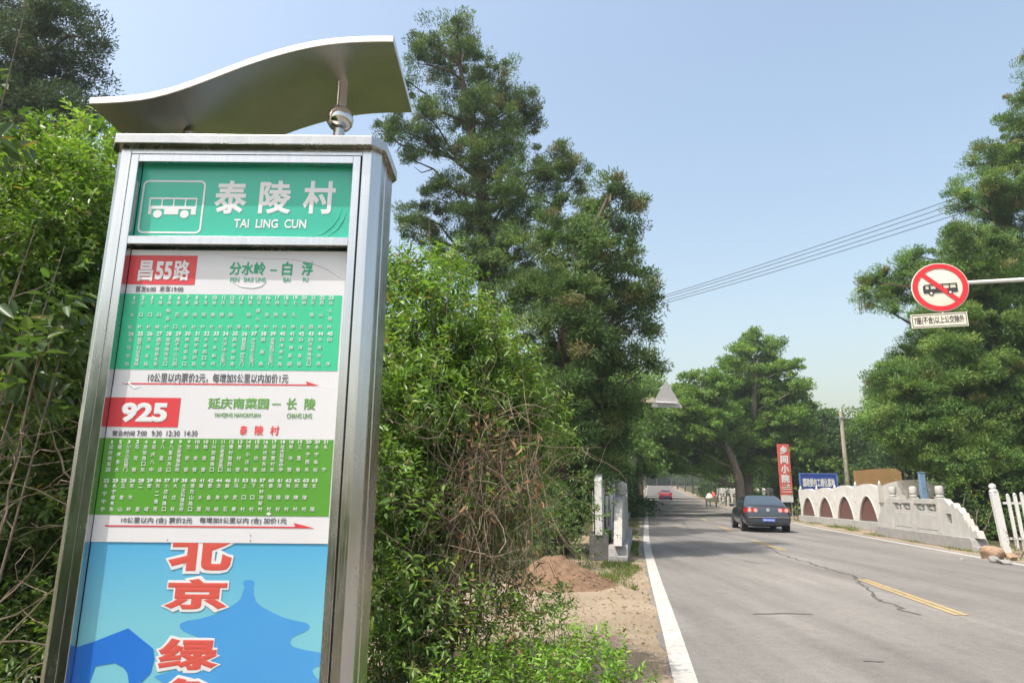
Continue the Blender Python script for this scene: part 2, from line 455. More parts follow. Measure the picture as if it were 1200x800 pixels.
def paint(name, col, wear0, wear1):
    m = bpy.data.materials.new(name); m.use_nodes = True
    t = m.node_tree; p = t.nodes['Principled BSDF']; p.inputs['Roughness'].default_value = .75; p.inputs['Specular IOR Level'].default_value = .3
    tc = t.nodes.new('ShaderNodeTexCoord'); g = tc.outputs['Object']
    w = ramp(t, noise(t, g, 9, 8, .75), wear0, wear1, (1, 1, 1), (0, 0, 0))
    dirt = ramp(t, noise(t, g, 1.3, 4), .35, .7, tuple(c * .82 for c in col), col)
    t.links.new(mixc(t, w, (.19, .18, .165), dirt), p.inputs['Base Color'])
    return m
WHITE_LINE = paint('white_road_paint', (.45, .435, .40), .52, .72)
YELLOW_LINE = paint('yellow_road_paint', (.40, .30, .135), .49, .64)
strip('white_line', WHITE_LINE, lambda y: lx(y) - .10, lambda y: lx(y) + .10, .012, -20, 62)
strip('white_line', WHITE_LINE, lambda y: lx(y) - .08, lambda y: lx(y) + .08, .012, 62, 260)
strip('white_line', WHITE_LINE, lambda y: rx(y) - .10, lambda y: rx(y) + .08, .012, -20, 260)
def ground_ribbon(name, m, pts, w, dz):
    V, F = [], []
    n = len(pts)
    for i in range(n):
        a = np.array(pts[max(i - 1, 0)][:2]); b = np.array(pts[min(i + 1, n - 1)][:2]); d = b - a; d /= np.linalg.norm(d)
        q = np.array([-d[1], d[0]]); ww = w * (.7 + .6 * random.random()) if n > 4 else w
        P = np.array(pts[i][:2]); z = terrain_z(P[1]) + dz
        V += [(*(P - q * ww / 2), z), (*(P + q * ww / 2), z)]
    F = [(2 * i, 2 * i + 1, 2 * i + 3, 2 * i + 2) for i in range(n - 1)]
    mb = MB(); mb.add(V, F); return kind(mb.build(name, m), 'structure')
for (xa, ya), (xb, yb) in [((5.85, 9.2), (6.43, 12.9)), ((7.5, 19.1), (8.05, 23.1)), ((9.15, 28.7), (9.75, 32.3)), ((10.9, 38.4), (11.7, 42.2)), ((12.85, 48), (13.6, 51.6)), ((4.5, -.6), (5.0, 3.2))]:
    dx = .055
    ground_ribbon('yellow_dash', YELLOW_LINE, [(xa - dx, ya), (xb - dx, yb)], .085, .012)
    ground_ribbon('yellow_dash', YELLOW_LINE, [(xa + dx, ya), (xb + dx, yb)], .085, .012)
TAR = mat('crack_tar', (.075, .072, .068), .7, var=.3, vscale=20)
def wig(px, sub=6, am=.05):
    P = [gnd(*q)[:2] for q in px]; out = []
    for a, b in zip(P[:-1], P[1:]):
        for k in range(sub):
            u = k / sub; out.append(a + (b - a) * u + RNG.normal(size=2) * am * (1 if k else .3))
    out.append(P[-1]); return out
ground_ribbon('road_crack', TAR, wig([(893, 636), (907, 645), (925, 652), (950, 660), (970, 667), (1000, 675), (1006, 680), (1010, 686), (1025, 695), (1027, 702), (1050, 710), (1080, 721)]), .042, .011)
ground_ribbon('road_crack', TAR, wig([(882, 720), (915, 719), (952, 720)], 6, .012), .045, .011)
ground_ribbon('road_crack', TAR, wig([(1012, 775), (1036, 776)], 5, .012), .025, .011)
ground_ribbon('road_crack', TAR, wig([(872, 657), (890, 660), (905, 660)], 5, .03), .035, .011)
ground_ribbon('road_crack', TAR, wig([(800, 612), (806, 619), (815, 626)], 4, .05), .05, .011)
ground_ribbon('road_crack', TAR, wig([(846, 607), (858, 611), (880, 618)], 4, .05), .05, .011)
ground_ribbon('road_crack', TAR, wig([(785, 596), (810, 607), (838, 612)], 4, .08), .06, .011)

# ================================================================== BUS STOP SIGN
STEEL = mat('brushed_steel', (.60, .60, .59), .30, 1.0, var=.05, vscale=60, stretch=(1, 1, .03), bump=.04, bscale=120)
STEEL_D = mat('satin_steel', (.50, .49, .46), .34, 1.0, var=.06, vscale=20)
for m_ in (STEEL, STEEL_D):
    t = m_.node_tree; p = t.nodes['Principled BSDF']; tc = t.nodes.new('ShaderNodeTexCoord')
    mp = t.nodes.new('ShaderNodeMapping'); mp.inputs['Scale'].default_value = (1, 1, .35); t.links.new(tc.outputs['Object'], mp.inputs[0])
    nz = noise(t, mp.outputs[0], 9, 7, .7); mr = t.nodes.new('ShaderNodeMapRange'); mr.inputs['From Min'].default_value = .3; mr.inputs['From Max'].default_value = .75; mr.inputs['To Min'].default_value = .15; mr.inputs['To Max'].default_value = .36
    t.links.new(nz, mr.inputs['Value']); t.links.new(mr.outputs[0], p.inputs['Roughness'])
CHROME = mat('polished_steel', (.62, .61, .59), .10, 1.0)
GAP = mat('dark_gap', (.02, .02, .02), .8)
SX0, SX1 = -1.405, -.509
SO = ((SX0 + SX1) / 2, 2.34, 0)
sign = empty('bus_stop_sign', SO, 'tall steel bus stop sign with wavy steel roof and Chinese timetables', 'bus stop sign')
f = MB()
fx = lambda a, b, d: (a, b, d)
ZT, ZB = 2.715, .18
f.prism([(SX0, 2.2), (-1.371, 2.2), (-1.371, 2.242), (SX0 - .03, 2.242), (SX0 - .03, 2.23)], fx, ZB, ZT)
f.prism([(SX1, 2.2), (SX1 + .03, 2.23), (SX1 + .03, 2.242), (-.542, 2.242), (-.542, 2.2)], fx, ZB, ZT)
f.bx(-1.371, -.542, 2.2005, 2.242, 2.689, ZT)
f.bx(-1.371, -.542, 2.2005, 2.242, ZB, .42)
f.build('frame', STEEL, sign, SO, bevel=.0015, seg=1)
b = MB()
b.prism([(SX0 - .03, 2.2425), (SX1 + .03, 2.2425), (SX1 + .03, 2.300), (SX1 + .022, 2.302), (SX1 + .022, 2.318), (SX1 + .03, 2.320), (SX1 + .03, 2.45), (SX1, 2.479), (SX0, 2.479), (SX0 - .03, 2.45)], fx, ZB, ZT - .001)
b.build('cabinet', STEEL_D, sign, SO, bevel=.0015, seg=1)
d = MB()
for x0, x1, z0, z1 in [(-1.3665, -1.339, .425, 2.6855), (-.5735, -.5465, .425, 2.6855)]:
    d.bx(x0, x1, 2.196, 2.226, z0, z1)
d.bx(-1.339, -.5735, 2.1965, 2.226, 2.6575, 2.6855)
d.bx(-1.339, -.5735, 2.1965, 2.226, 2.347, 2.3765)
d.bx(-1.339, -.5735, 2.1965, 2.226, .425, .46)
d.build('door_frame', STEEL, sign, SO, bevel=.0012, seg=1)
c = MB()
ch = .045
c.prism([(SX0 - .022 + .01, 2.170), (SX1 + .022 - .018, 2.170), (SX1 + .048, 2.170 + .05), (SX1 + .048, 2.45), (SX1 + .01, 2.50), (SX0 - .01, 2.50), (SX0 - .048, 2.45), (SX0 - .048, 2.22)], fx, 2.7155, 2.751)
c.build('cap', STEEL_D, sign, SO, bevel=.002)
bs = MB()
bs.prism([(SX0 - .07, 2.15), (SX1 + .07, 2.15), (SX1 + .07, 2.53), (SX0 - .07, 2.53)], fx, .0, .179)
bs.build('plinth', mat('sign_plinth', (.4, .39, .37), .9, var=.15), sign, SO, bevel=.01)
# wavy roof
prof = [(-1.475, 2.842), (-1.40, 2.8455), (-1.32, 2.853), (-1.25, 2.866), (-1.16, 2.898), (-1.06, 2.943), (-.95, 2.995), (-.84, 3.038), (-.74, 3.068), (-.65, 3.0865), (-.54, 3.096), (-.43, 3.098)]
xs = np.linspace(-1.475, -.43, 40)
def smooth_interp(x):
    px_, pz_ = zip(*prof); k = np.linspace(-.05, .05, 9); return float(np.mean([np.interp(min(max(x + q, px_[0]), px_[-1]), px_, pz_) for q in k]))
zs = [1.52 + (smooth_interp(x) - 1.52) * 1.0287 for x in xs]; xs = xs * 1.0287
r = MB()
poly = [(x, z) for x, z in zip(xs, zs)] + [(x, z - .006) for x, z in zip(xs[::-1], zs[::-1])]
n = len(xs)
V = []; F = []
for x, z in zip(xs, zs): V += [(x, 2.15, z), (x, 2.62, z), (x, 2.15, z - .026), (x, 2.62, z - .026)]
for i in range(n - 1):
    a, b_ = 4 * i, 4 * (i + 1)
    F += [(a, a + 1, b_ + 1, b_), (a + 2, b_ + 2, b_ + 3, a + 3), (a, b_, b_ + 2, a + 2), (a + 1, a + 3, b_ + 3, b_ + 1)]
F += [(0, 2, 3, 1), (4 * n - 4, 4 * n - 3, 4 * n - 1, 4 * n - 2)]
r.add(V, F)
r.build('roof', mat('roof_steel', (.60, .575, .54), .33, 1.0, var=.07, vscale=5, bump=.015, bscale=14), sign, SO, smooth=True, bevel=.002, seg=2)
for X, zt, ballz in [(-.685, 3.118, 2.943), (-1.269, 2.888, None)]:
    q = MB()
    q.tube([(X, 2.385, 2.751), (X, 2.385, zt - .012)], .022, 20)
    po = q.build('roof_post', STEEL_D, sign, SO, smooth=True)
    if ballz:
        q = MB()
        q.lathe([(.001, -.0528), (.020, -.0497), (.037, -.039), (.049, -.021), (.0528, 0), (.049, .021), (.037, .039), (.020, .0497), (.001, .0528)], (X, 2.385, ballz), 28)
        q.build('ball_collar', CHROME, po, SO, smooth=True)

# ---- lettering
_tc = bpy.data.curves.new('lettering_source', 'FONT'); _tc.resolution_u = 3
_to = bpy.data.objects.new('lettering_source', _tc); COL.objects.link(_to)
_lettering_done = []
_cache = {}
def glyphs(body, bold):
    k = (body, bold)
    if k not in _cache:
        _tc.body = body; _tc.bevel_depth = bold; _tc.bevel_resolution = 0
        dg = bpy.context.evaluated_depsgraph_get(); dg.update()
        me = bpy.data.meshes.new_from_object(_to.evaluated_get(dg))
        v = np.zeros(len(me.vertices) * 3); me.vertices.foreach_get('co', v); v = v.reshape(-1, 3)
        F = [tuple(pp.vertices) for pp in me.polygons]
        bpy.data.meshes.remove(me)
        _cache[k] = (v, F)
    return _cache[k]
def letter_rect(mb, body, x0, z0, x1, z1, fn, bold=0.0, mi=0, relief=.0008):
    """fit the lettering into a rectangle; fn(a, b, d) places it on a surface (d = proud of it)"""
    v, F = glyphs(body, bold)
    if not len(v): return
    lo, hi = v[:, :2].min(0), v[:, :2].max(0)
    s = np.array([(x1 - x0) / max(hi[0] - lo[0], 1e-6), (z1 - z0) / max(hi[1] - lo[1], 1e-6)])
    q = (v[:, :2] - lo) * s + np.array([x0, z0])
    zz = v[:, 2] / bold * relief * .5 if bold > 0 else np.zeros(len(v))
    mb.add([fn(a, b, d) for (a, b), d in zip(q, zz)], F, mi)
YP = 2.23
def on(Y): return lambda a, b, d: (a, Y - d, b)
def ltr(mb, body, px0, pyt, px1, pyb, Y, bold=0.0, mi=0):
    A = at((px0 + px1) / 2, pyb, YP); B = at((px0 + px1) / 2, pyt, YP)
    ym = (pyt + pyb) / 2
    xa = at(px0, ym, YP)[0]; xb = at(px1, ym, YP)[0]
    letter_rect(mb, body, xa, A[2], xb, B[2], on(Y), bold, mi)
def zpx(y, x=260): return at(x, y, YP)[2]
def xpx(x, y): return at(x, y, YP)[0]
def sheet(name, m, x0, x1, z0, z1, Y, parent, th=.0012):
    mb = MB(); mb.bx(x0, x1, Y, Y + th, z0, z1); return mb.build(name, m, parent, SO)
def rect(mb, x0, x1, z0, z1, Y, mi=0):
    mb.add([(x0, Y, z0), (x1, Y, z0), (x1, Y, z1), (x0, Y, z1)], [(0, 1, 2, 3)], mi)
IN0, IN1 = -1.3385, -.574
WHITE_P = mat('white_print', (.70, .71, .72), .45)
H_GREEN = mat('header_green', (.035, .44, .31), .28, var=.03, vscale=4, bump=.10, bscale=5, spec=.5, coat=.2)
PAPER = mat('paper_white', (.68, .685, .71), .4, var=.02, vscale=3, bump=.08, bscale=7)
GREEN1 = mat('timetable_mint_green', (.045, .52, .28), .4, bump=.05, bscale=7)
GREEN2 = mat('timetable_grass_green', (.095, .31, .035), .4, bump=.05, bscale=7)
REDP = mat('route_red', (.64, .055, .065), .4, bump=.05, bscale=7)
INK = mat('grey_ink', (.10, .10, .11), .5)
INK_G = mat('green_ink', (.03, .36, .19), .5)
INK_G2 = mat('olive_green_ink', (.12, .33, .06), .5)
INK_R = mat('red_ink', (.72, .07, .07), .5)
# header
hd = sheet('header_panel', H_GREEN, IN0, IN1, 2.368, 2.666, YP, sign)
mb = MB()
ltr(mb, '泰', 251.5, 211.8, 290, 251, YP - .001, .028); ltr(mb, '陵', 304, 212, 341.8, 251, YP - .001, .028); ltr(mb, '村', 355.5, 212.3, 393, 251, YP - .001, .028)
ltr(mb, 'TAI  LING  CUN', 274.3, 257.3, 359, 267.6, YP - .001, .022)
mb.build('lettering', WHITE_P, hd, SO)
mb = MB()
ix0, ix1 = xpx(164.9, 240), xpx(239.0, 240); iz0, iz1 = zpx(273.6, 200), zpx(211.6, 200)
def rrect(x0, x1, z0, z1, r_, n=6):
    P = []
    for cx, cz, a0 in ((x1 - r_, z1 - r_, 0), (x0 + r_, z1 - r_, 90), (x0 + r_, z0 + r_, 180), (x1 - r_, z0 + r_, 270)):
        for k in range(n + 1):
            a = RAD(a0 + 90 * k / n); P.append((cx + r_ * math.cos(a), cz + r_ * math.sin(a)))
    return P
def ring(mb, P, Q, Y, mi=0):
    n = len(P); V = [(a, Y, b) for a, b in P] + [(a, Y, b) for a, b in Q]
    mb.add(V, [(i, (i + 1) % n, n + (i + 1) % n, n + i) for i in range(n)], mi)
w_ = .0065
ring(mb, rrect(ix0, ix1, iz0, iz1, .02), rrect(ix0 + w_, ix1 - w_, iz0 + w_, iz1 - w_, .014), YP - .001)
bx0, bx1 = xpx(174.5, 242), xpx(230.5, 242); bzt, bzb = zpx(231.8, 200), zpx(251.5, 200)
hgt = bzt - bzb
cut = bzt - hgt * .50; top = bzt - hgt * .10
rect(mb, bx0, bx1, top, bzt, YP - .001)
nwin = 4; ww = (bx1 - bx0)
edges = [0, .03, .255, .285, .50, .53, .745, .775, .975, 1.0]
for k in range(0, 10, 2): rect(mb, bx0 + ww * edges[k], bx0 + ww * edges[k + 1], cut, top, YP - .001)
rect(mb, bx0, bx1, bzb + hgt * .32, cut, YP - .001)
wcx = [xpx(184.7, 251), xpx(216.2, 251)]; wr = .0155; wz = bzb + .002
# body below the windows, broken by round wheel openings
def lowpiece(xa, xb): rect(mb, xa, xb, bzb, bzb + hgt * .32, YP - .001)
go = wr * 1.45
lowpiece(bx0, wcx[0] - go); lowpiece(wcx[0] + go, wcx[1] - go); lowpiece(wcx[1] + go, bx1)
for wx in wcx:
    mb.add([(wx + wr * math.cos(k * math.pi / 12), YP - .0012, wz + wr * math.sin(k * math.pi / 12)) for k in range(24)], [tuple(range(24))])
mb.build('bus_pictogram', WHITE_P, hd, SO)

# timetable papers
def column_text(mb, cols, nums, px_num, px_bot, y_num, y_top, y_bot, Y, cw=.0135):
    n = len(cols)
    (na, nb), (ba, bb) = px_num, px_bot
    yn = (y_num[0] + y_num[1]) / 2
    for i, body in enumerate(cols):
        x = (xpx(na + (nb - na) * i / (n - 1), yn) + xpx(ba + (bb - ba) * i / (n - 1), y_bot)) / 2
        pxm = na + (nb - na) * i / (n - 1)
        z0, z1 = zpx(y_num[1], pxm), zpx(y_num[0], pxm)
        s_ = str(nums[i]); w = sum(.0026 if q_ == '1' else .0046 for q_ in s_)
        letter_rect(mb, s_, x - w, z0, x + w, z1, on(Y), .03)
        zt, zb = zpx(y_top, pxm), zpx(y_bot, pxm)
        k = len(body)
        cell = (zt - zb) / max(k, 1)
        hh = min(cw, cell * .93)
        for j, chh in enumerate(body):
            if k == 1: zc = (zt + zb) / 2
            else: zc = zt - hh / 2 - (zt - zb - hh) * j / (k - 1)
            letter_rect(mb, chh, x - cw / 2, zc - hh / 2, x + cw / 2, zc + hh / 2, on(Y), .012)
def arrow(mb, xa, xb, z, Y, th=.004, hl=.05, hw=.010, mi=0):
    rect(mb, xa, xb - hl, z - th / 2, z + th / 2, Y, mi)
    mb.add([(xb - hl, Y, z - th / 2), (xb, Y, z - th / 2), (xb - hl - .008, Y, z + hw)], [(0, 1, 2)], mi)

p1z0, p1z1 = 1.858, 2.336
p1 = sheet('timetable', PAPER, IN0, IN1 - .004, p1z0, p1z1, YP, sign)
p1['label'] = 'timetable of the upper route with mint green stop list'
mb = MB(); rect(mb, IN0, xpx(230, 316), zpx(333.4, 190), zpx(299.4, 190), YP - .0008); mb.build('route_box', REDP, p1, SO)
mb = MB(); rect(mb, IN0, xpx(398.2, 390), zpx(433.4), zpx(345), YP - .0008); mb.build('stop_list', GREEN1, p1, SO)
mb = MB()
ltr(mb, '昌', 162.6, 305.3, 179.8, 329.4, YP - .0018, .028); ltr(mb, '55', 182.5, 306.5, 202, 328, YP - .0018, .045); ltr(mb, '路', 203.6, 305, 223, 329, YP - .0018, .028)
r1 = ['分水岭', '上口村', '下口村', '锥臼峪', '麻峪房村', '德石口', '泰陵村', '康陵村', '茂陵村', '裕陵村', '庆陵村', '献陵村', '长陵', '景陵村', '长陵小学', '永陵村', '德陵村', '北新村', '七孔桥', '胡庄', '长陵园', '西山村', '仙人洞村']
r2 = ['北环市场', '昌平妇幼保健院', '东环北路', '昌平鼓楼东街', '鼓楼南街北口', '昌平中心公园', '商业街东口', '昌平南环路', '水关路口东', '水关新村', '亢山广场小区南门', '昌平地税局', '昌盛园二区北门', '水屯大桥小区南门', '昌盛路', '温馨家园小区南门', '白浮泉小路', '纸棉家园', '白浮泉路', '白浮泉路西口', '水务市场', '白浮']
column_text(mb, r1, range(1, 24), (157.4, 388.3), (153, 385.5), (346.8, 351.3), 352.6, 385.4, YP - .0018)
column_text(mb, r2, range(24, 46), (153.8, 386.3), (148.8, 384.8), (388.8, 393.6), 395.6, 428.8, YP - .0018)
mb.build('white_lettering', WHITE_P, p1, SO)
mb = MB()
ltr(mb, '分水岭', 269, 307, 311.6, 322.5, YP - .001, .03); rect(mb, xpx(316.9, 316), xpx(324.6, 316), zpx(317.2), zpx(315.4), YP - .001)
ltr(mb, '白', 330.6, 306.6, 342.8, 323, YP - .001, .03); ltr(mb, '浮', 353.5, 306.6, 367, 323, YP - .001, .03)
for s_, a, b_ in (('FEN', 270, 280.4), ('SHUI', 285.5, 297), ('LING', 299.7, 311.6), ('BAI', 332, 340.6), ('FU', 355, 361.5)): ltr(mb, s_, a, 325.4, b_, 330.2, YP - .001, .015)
mb.build('green_lettering', INK_G, p1, SO)
mb = MB()
ltr(mb, '首发6:00', 158.9, 335, 182.7, 342.2, YP - .001, .012); ltr(mb, '末车19:00', 187, 335, 215, 342.2, YP - .001, .012)
ltr(mb, '10公里以内票价2元，每增加5公里以内加价1元', 173.6, 437.3, 338, 448.4, YP - .001, .012)
mb.build('grey_lettering', INK, p1, SO)
mb = MB(); arrow(mb, xpx(143.8, 450), xpx(374.8, 450), zpx(450.2), YP - .001, .0045, .04, .013); mb.build('red_arrow', REDP, p1, SO)

p2z0, p2z1 = zpx(635.5, 240), 1.8575
p2 = sheet('timetable', PAPER, IN0, IN1 - .008, p2z0, p2z1, YP - .0015, sign)
p2['label'] = 'timetable of the lower route with grass green stop list'
Y2 = YP - .0015
mb = MB(); rect(mb, IN0, xpx(210.5, 483), zpx(500, 166), zpx(465.7, 166), Y2 - .0008); mb.build('route_box', REDP, p2, SO)
mb = MB(); rect(mb, IN0, xpx(388.2, 560), zpx(603.8), zpx(514), Y2 - .0008); mb.build('stop_list', GREEN2, p2, SO)
mb = MB()
ltr(mb, '925', 142.4, 471.7, 196.8, 495, Y2 - .0018, .05)
q1 = ['延庆南菜园', '延庆东大', '川北小区南门', '石河营', '京张路口东', '延庆八中', '八里店', '八里店东口', '沈家营镇政府', '沈家营', '连家营', '魏家营', '兴安堡路口', '北老君堂路口', '曹村营西站', '曹村营', '西小庄科', '吴坊营', '吴坊营东站', '吴坊营村东', '延庆民族中学', '新华营', '三里墩', '永宁西关', '永宁车站', '永宁']
n1 = [1, 2, 3, 3, 4, 6, 7, 8, 9, 9, 10, 10, 11, 11, 12, 13, 14, 15, 16, 17, 18, 18, 19, 20, 20, 21]
q2 = ['永宁中学', '永宁南关东', '王家山', '东灰岭', '二堡', '营城', '东二道河', '小庄科路口', '大庄科', '大庄科镇政府', '莲花山路口', '暖水面', '景鱼沟', '龙泉峪', '解字石', '马武寨', '上口村', '下口村', '大岭沟新村', '泰陵村', '茂陵村', '裕陵村', '庆陵村', '献陵村', '长陵']
n2 = [22, 23, 25, 26, 28, 29, 36, 37, 37, 38, 40, 41, 42, 44, 46, 51, 53, 56, 57, 60, 61, 62, 62, 63, 63]
column_text(mb, q1, n1, (132, 381.9), (127, 380), (515.6, 519.6), 521, 552.5, Y2 - .0018)
column_text(mb, q2, n2, (125.4, 369.2), (120.6, 366.3), (560.6, 564.8), 566.4, 598.7, Y2 - .0018)
dx_, dz_ = xpx(315.3, 601.5), zpx(601.6, 315)
mb.add([(dx_ - .009, Y2 - .0018, dz_), (dx_, Y2 - .0018, dz_ - .006), (dx_ + .009, Y2 - .0018, dz_), (dx_, Y2 - .0018, dz_ + .006)], [(0, 1, 2, 3)])
mb.build('white_lettering', WHITE_P, p2, SO)
mb = MB()
ltr(mb, '延庆南菜园', 243.9, 466, 315.3, 479, Y2 - .001, .025); rect(mb, xpx(319, 473), xpx(329.4, 473), zpx(473.6), zpx(472.2), Y2 - .001)
ltr(mb, '长', 336, 466.2, 348.2, 480, Y2 - .001, .025); ltr(mb, '陵', 357, 466.4, 370, 480, Y2 - .001, .025)
ltr(mb, 'YANQING NANCAIYUAN', 251, 483.6, 305.4, 489.4, Y2 - .001, .012); ltr(mb, 'CHANG LING', 336.5, 484, 365.7, 490, Y2 - .001, .012)
mb.build('green_lettering', INK_G2, p2, SO)
mb = MB()
ltr(mb, '泰', 281.2, 498.2, 290, 509.4, Y2 - .001, .025); ltr(mb, '陵', 298.8, 498.4, 309, 509.6, Y2 - .001, .025); ltr(mb, '村', 316.7, 498.6, 327.5, 509.8, Y2 - .001, .025)
mb.build('red_lettering', INK_R, p2, SO)
mb = MB()
for s_, a, b_ in (('营业时间', 132, 158), ('7:00', 161, 172.2), ('9:30', 178, 189.8), ('12:30', 195.4, 211), ('14:30', 216.7, 231.7)): ltr(mb, s_, a, 504.4, b_, 510.8, Y2 - .001, .012)
ltr(mb, '10公里以内 (含) 票价2元', 142.4, 605.6, 225.5, 613.4, Y2 - .001, .012); ltr(mb, '每增加5公里以内 (含) 加价1元', 234.0, 605.9, 336, 613.7, Y2 - .001, .012)
mb.build('grey_lettering', INK, p2, SO)
mb = MB(); arrow(mb, xpx(123.4, 616), xpx(369, 616), zpx(616.8), Y2 - .001, .0045, .06, .014); mb.build('red_arrow', REDP, p2, SO)
mb = MB()
for px, py in ((215, 446), (307.5, 447), (197, 632.5), (294, 627), (294, 633)):
    x, z = xpx(px, py), zpx(py, px)
    mb.add([(x + .0022 * math.cos(k), Y2 - .002, z + .0022 * math.sin(k)) for k in np.linspace(0, 5.5, 8)], [tuple(range(8))])
mb.build('rivet_mark', INK, p2, SO)

def crease(parent, m, px, Y, r=.0016):
    P = [(xpx(a, b_), Y, zpx(b_, a)) for a, b_ in px]
    Q = []
    for i in range(len(P) - 1):
        for u in (0, .33, .66): Q.append(tuple(np.array(P[i]) * (1 - u) + np.array(P[i + 1]) * u))
    Q.append(P[-1]); n_ = len(Q)
    mb = MB(); mb.tube(Q, [r * (.3 + .7 * math.sin(math.pi * i / (n_ - 1))) for i in range(n_)], 6); mb.build('film_crease', m, parent, SO, smooth=True)
crease(p1, PAPER, [(268, 300), (300, 303), (338, 303), (365, 308), (385, 316), (398, 325), (403, 334)], YP - .0004, .0022)
crease(p1, PAPER, [(272, 331), (283, 336), (296, 337.5), (306, 335.5), (313, 330)], YP - .0004)
crease(p1, PAPER, [(140, 452), (150, 448), (158, 455), (170, 452)], YP - .0004, .003)
crease(hd, H_GREEN, [(366, 277), (380, 273), (390, 265), (397, 255), (401, 244)], YP, .002)
crease(hd, H_GREEN, [(384, 277), (396, 268), (402, 259), (406, 250)], YP, .0022)
crease(hd, H_GREEN, [(250, 196), (290, 198), (340, 195.5), (395, 198)], YP, .002)

# poster: printed colour runs from blue at the top to pale turquoise (part of the design)
POSTER = bpy.data.materials.new('poster_sky_print'); POSTER.use_nodes = True
t = POSTER.node_tree; p = t.nodes['Principled BSDF']; p.inputs['Roughness'].default_value = .3
tc = t.nodes.new('ShaderNodeTexCoord'); sx = t.nodes.new('ShaderNodeSeparateXYZ'); t.links.new(tc.outputs['Object'], sx.inputs[0])
mr = t.nodes.new('ShaderNodeMapRange'); mr.inputs['From Min'].default_value = 1.34; mr.inputs['From Max'].default_value = 1.10; t.links.new(sx.outputs['Z'], mr.inputs['Value'])
t.links.new(ramp(t, mr.outputs[0], 0, 1, (.10, .40, .66), (.19, .51, .62)), p.inputs['Base Color'])
pst = sheet('poster', POSTER, IN0, IN1, .455, p2z0 + .03, YP + .001, sign)
YQ = YP + .001
def z4(x, y): return (40 + x / 2.857, 620 + y / 2.857)
def silhouette(name, pts, m, yy):
    P = [z4(*q) for q in pts]
    V = [(xpx(a, b_), zpx(b_, a)) for a, b_ in P]
    mb = MB(); n = len(V)
    mb.add([(a, yy, b_) for a, b_ in V], [tuple(range(n))]); return mb.build(name, m, pst, SO)
SIL1 = mat('poster_mid_blue', (.06, .28, .66), .3, col2=(.085, .34, .68), vscale=1.5)
SIL2 = mat('poster_deep_blue', (.025, .155, .60), .3, col2=(.03, .19, .62), vscale=1.5)
silhouette('pavilion_print', [(702, 172), (717, 168), (733, 172), (738, 182), (731, 192), (736, 203), (733, 216), (739, 228), (741, 240), (760, 257), (790, 274), (830, 293), (870, 304), (910, 312), (922, 321), (921, 331), (905, 343), (880, 352), (862, 362), (856, 378), (866, 392), (900, 402), (960, 412), (985, 420), (985, 448), (940, 460), (930, 470), (940, 490), (955, 505), (955, 1700), (520, 1700), (520, 560), (470, 540), (420, 505), (400, 492), (470, 470), (520, 440), (560, 420), (570, 392), (566, 368), (540, 356), (500, 340), (487, 328), (488, 315), (510, 306), (560, 297), (610, 283), (650, 262), (684, 240), (692, 228), (697, 215), (700, 203), (706, 192), (699, 182)], SIL1, YQ - .0006)
silhouette('gate_print', [(110, 405), (200, 375), (315, 330), (345, 355), (398, 398), (402, 430), (390, 480), (360, 510), (318, 520), (312, 480), (300, 462), (270, 446), (205, 457), (186, 510), (180, 560), (180, 1700), (60, 1700), (60, 520)], SIL2, YQ - .0010)
big = [('北', 198.5, 622, 272.5, 668.5), ('京', 193.3, 677.5, 267, 713.5), ('绿', 185.4, 747.3, 256.6, 784.6), ('色', 182, 793.5, 254, 834)]
RED_L = mat('poster_red', (.60, .10, .08), .35)
mo = MB(); mi_ = MB()
for s_, a, t_, b_, bt in big:
    w = 3.6
    ltr(mo, s_, a - w, t_ - w, b_ + w, bt + w, YQ - .0014, .115)
    ltr(mi_, s_, a, t_, b_, bt, YQ - .0019, .045)
mo.build('white_outline', WHITE_P, pst, SO)
mi_.build('red_lettering', RED_L, pst, SO)

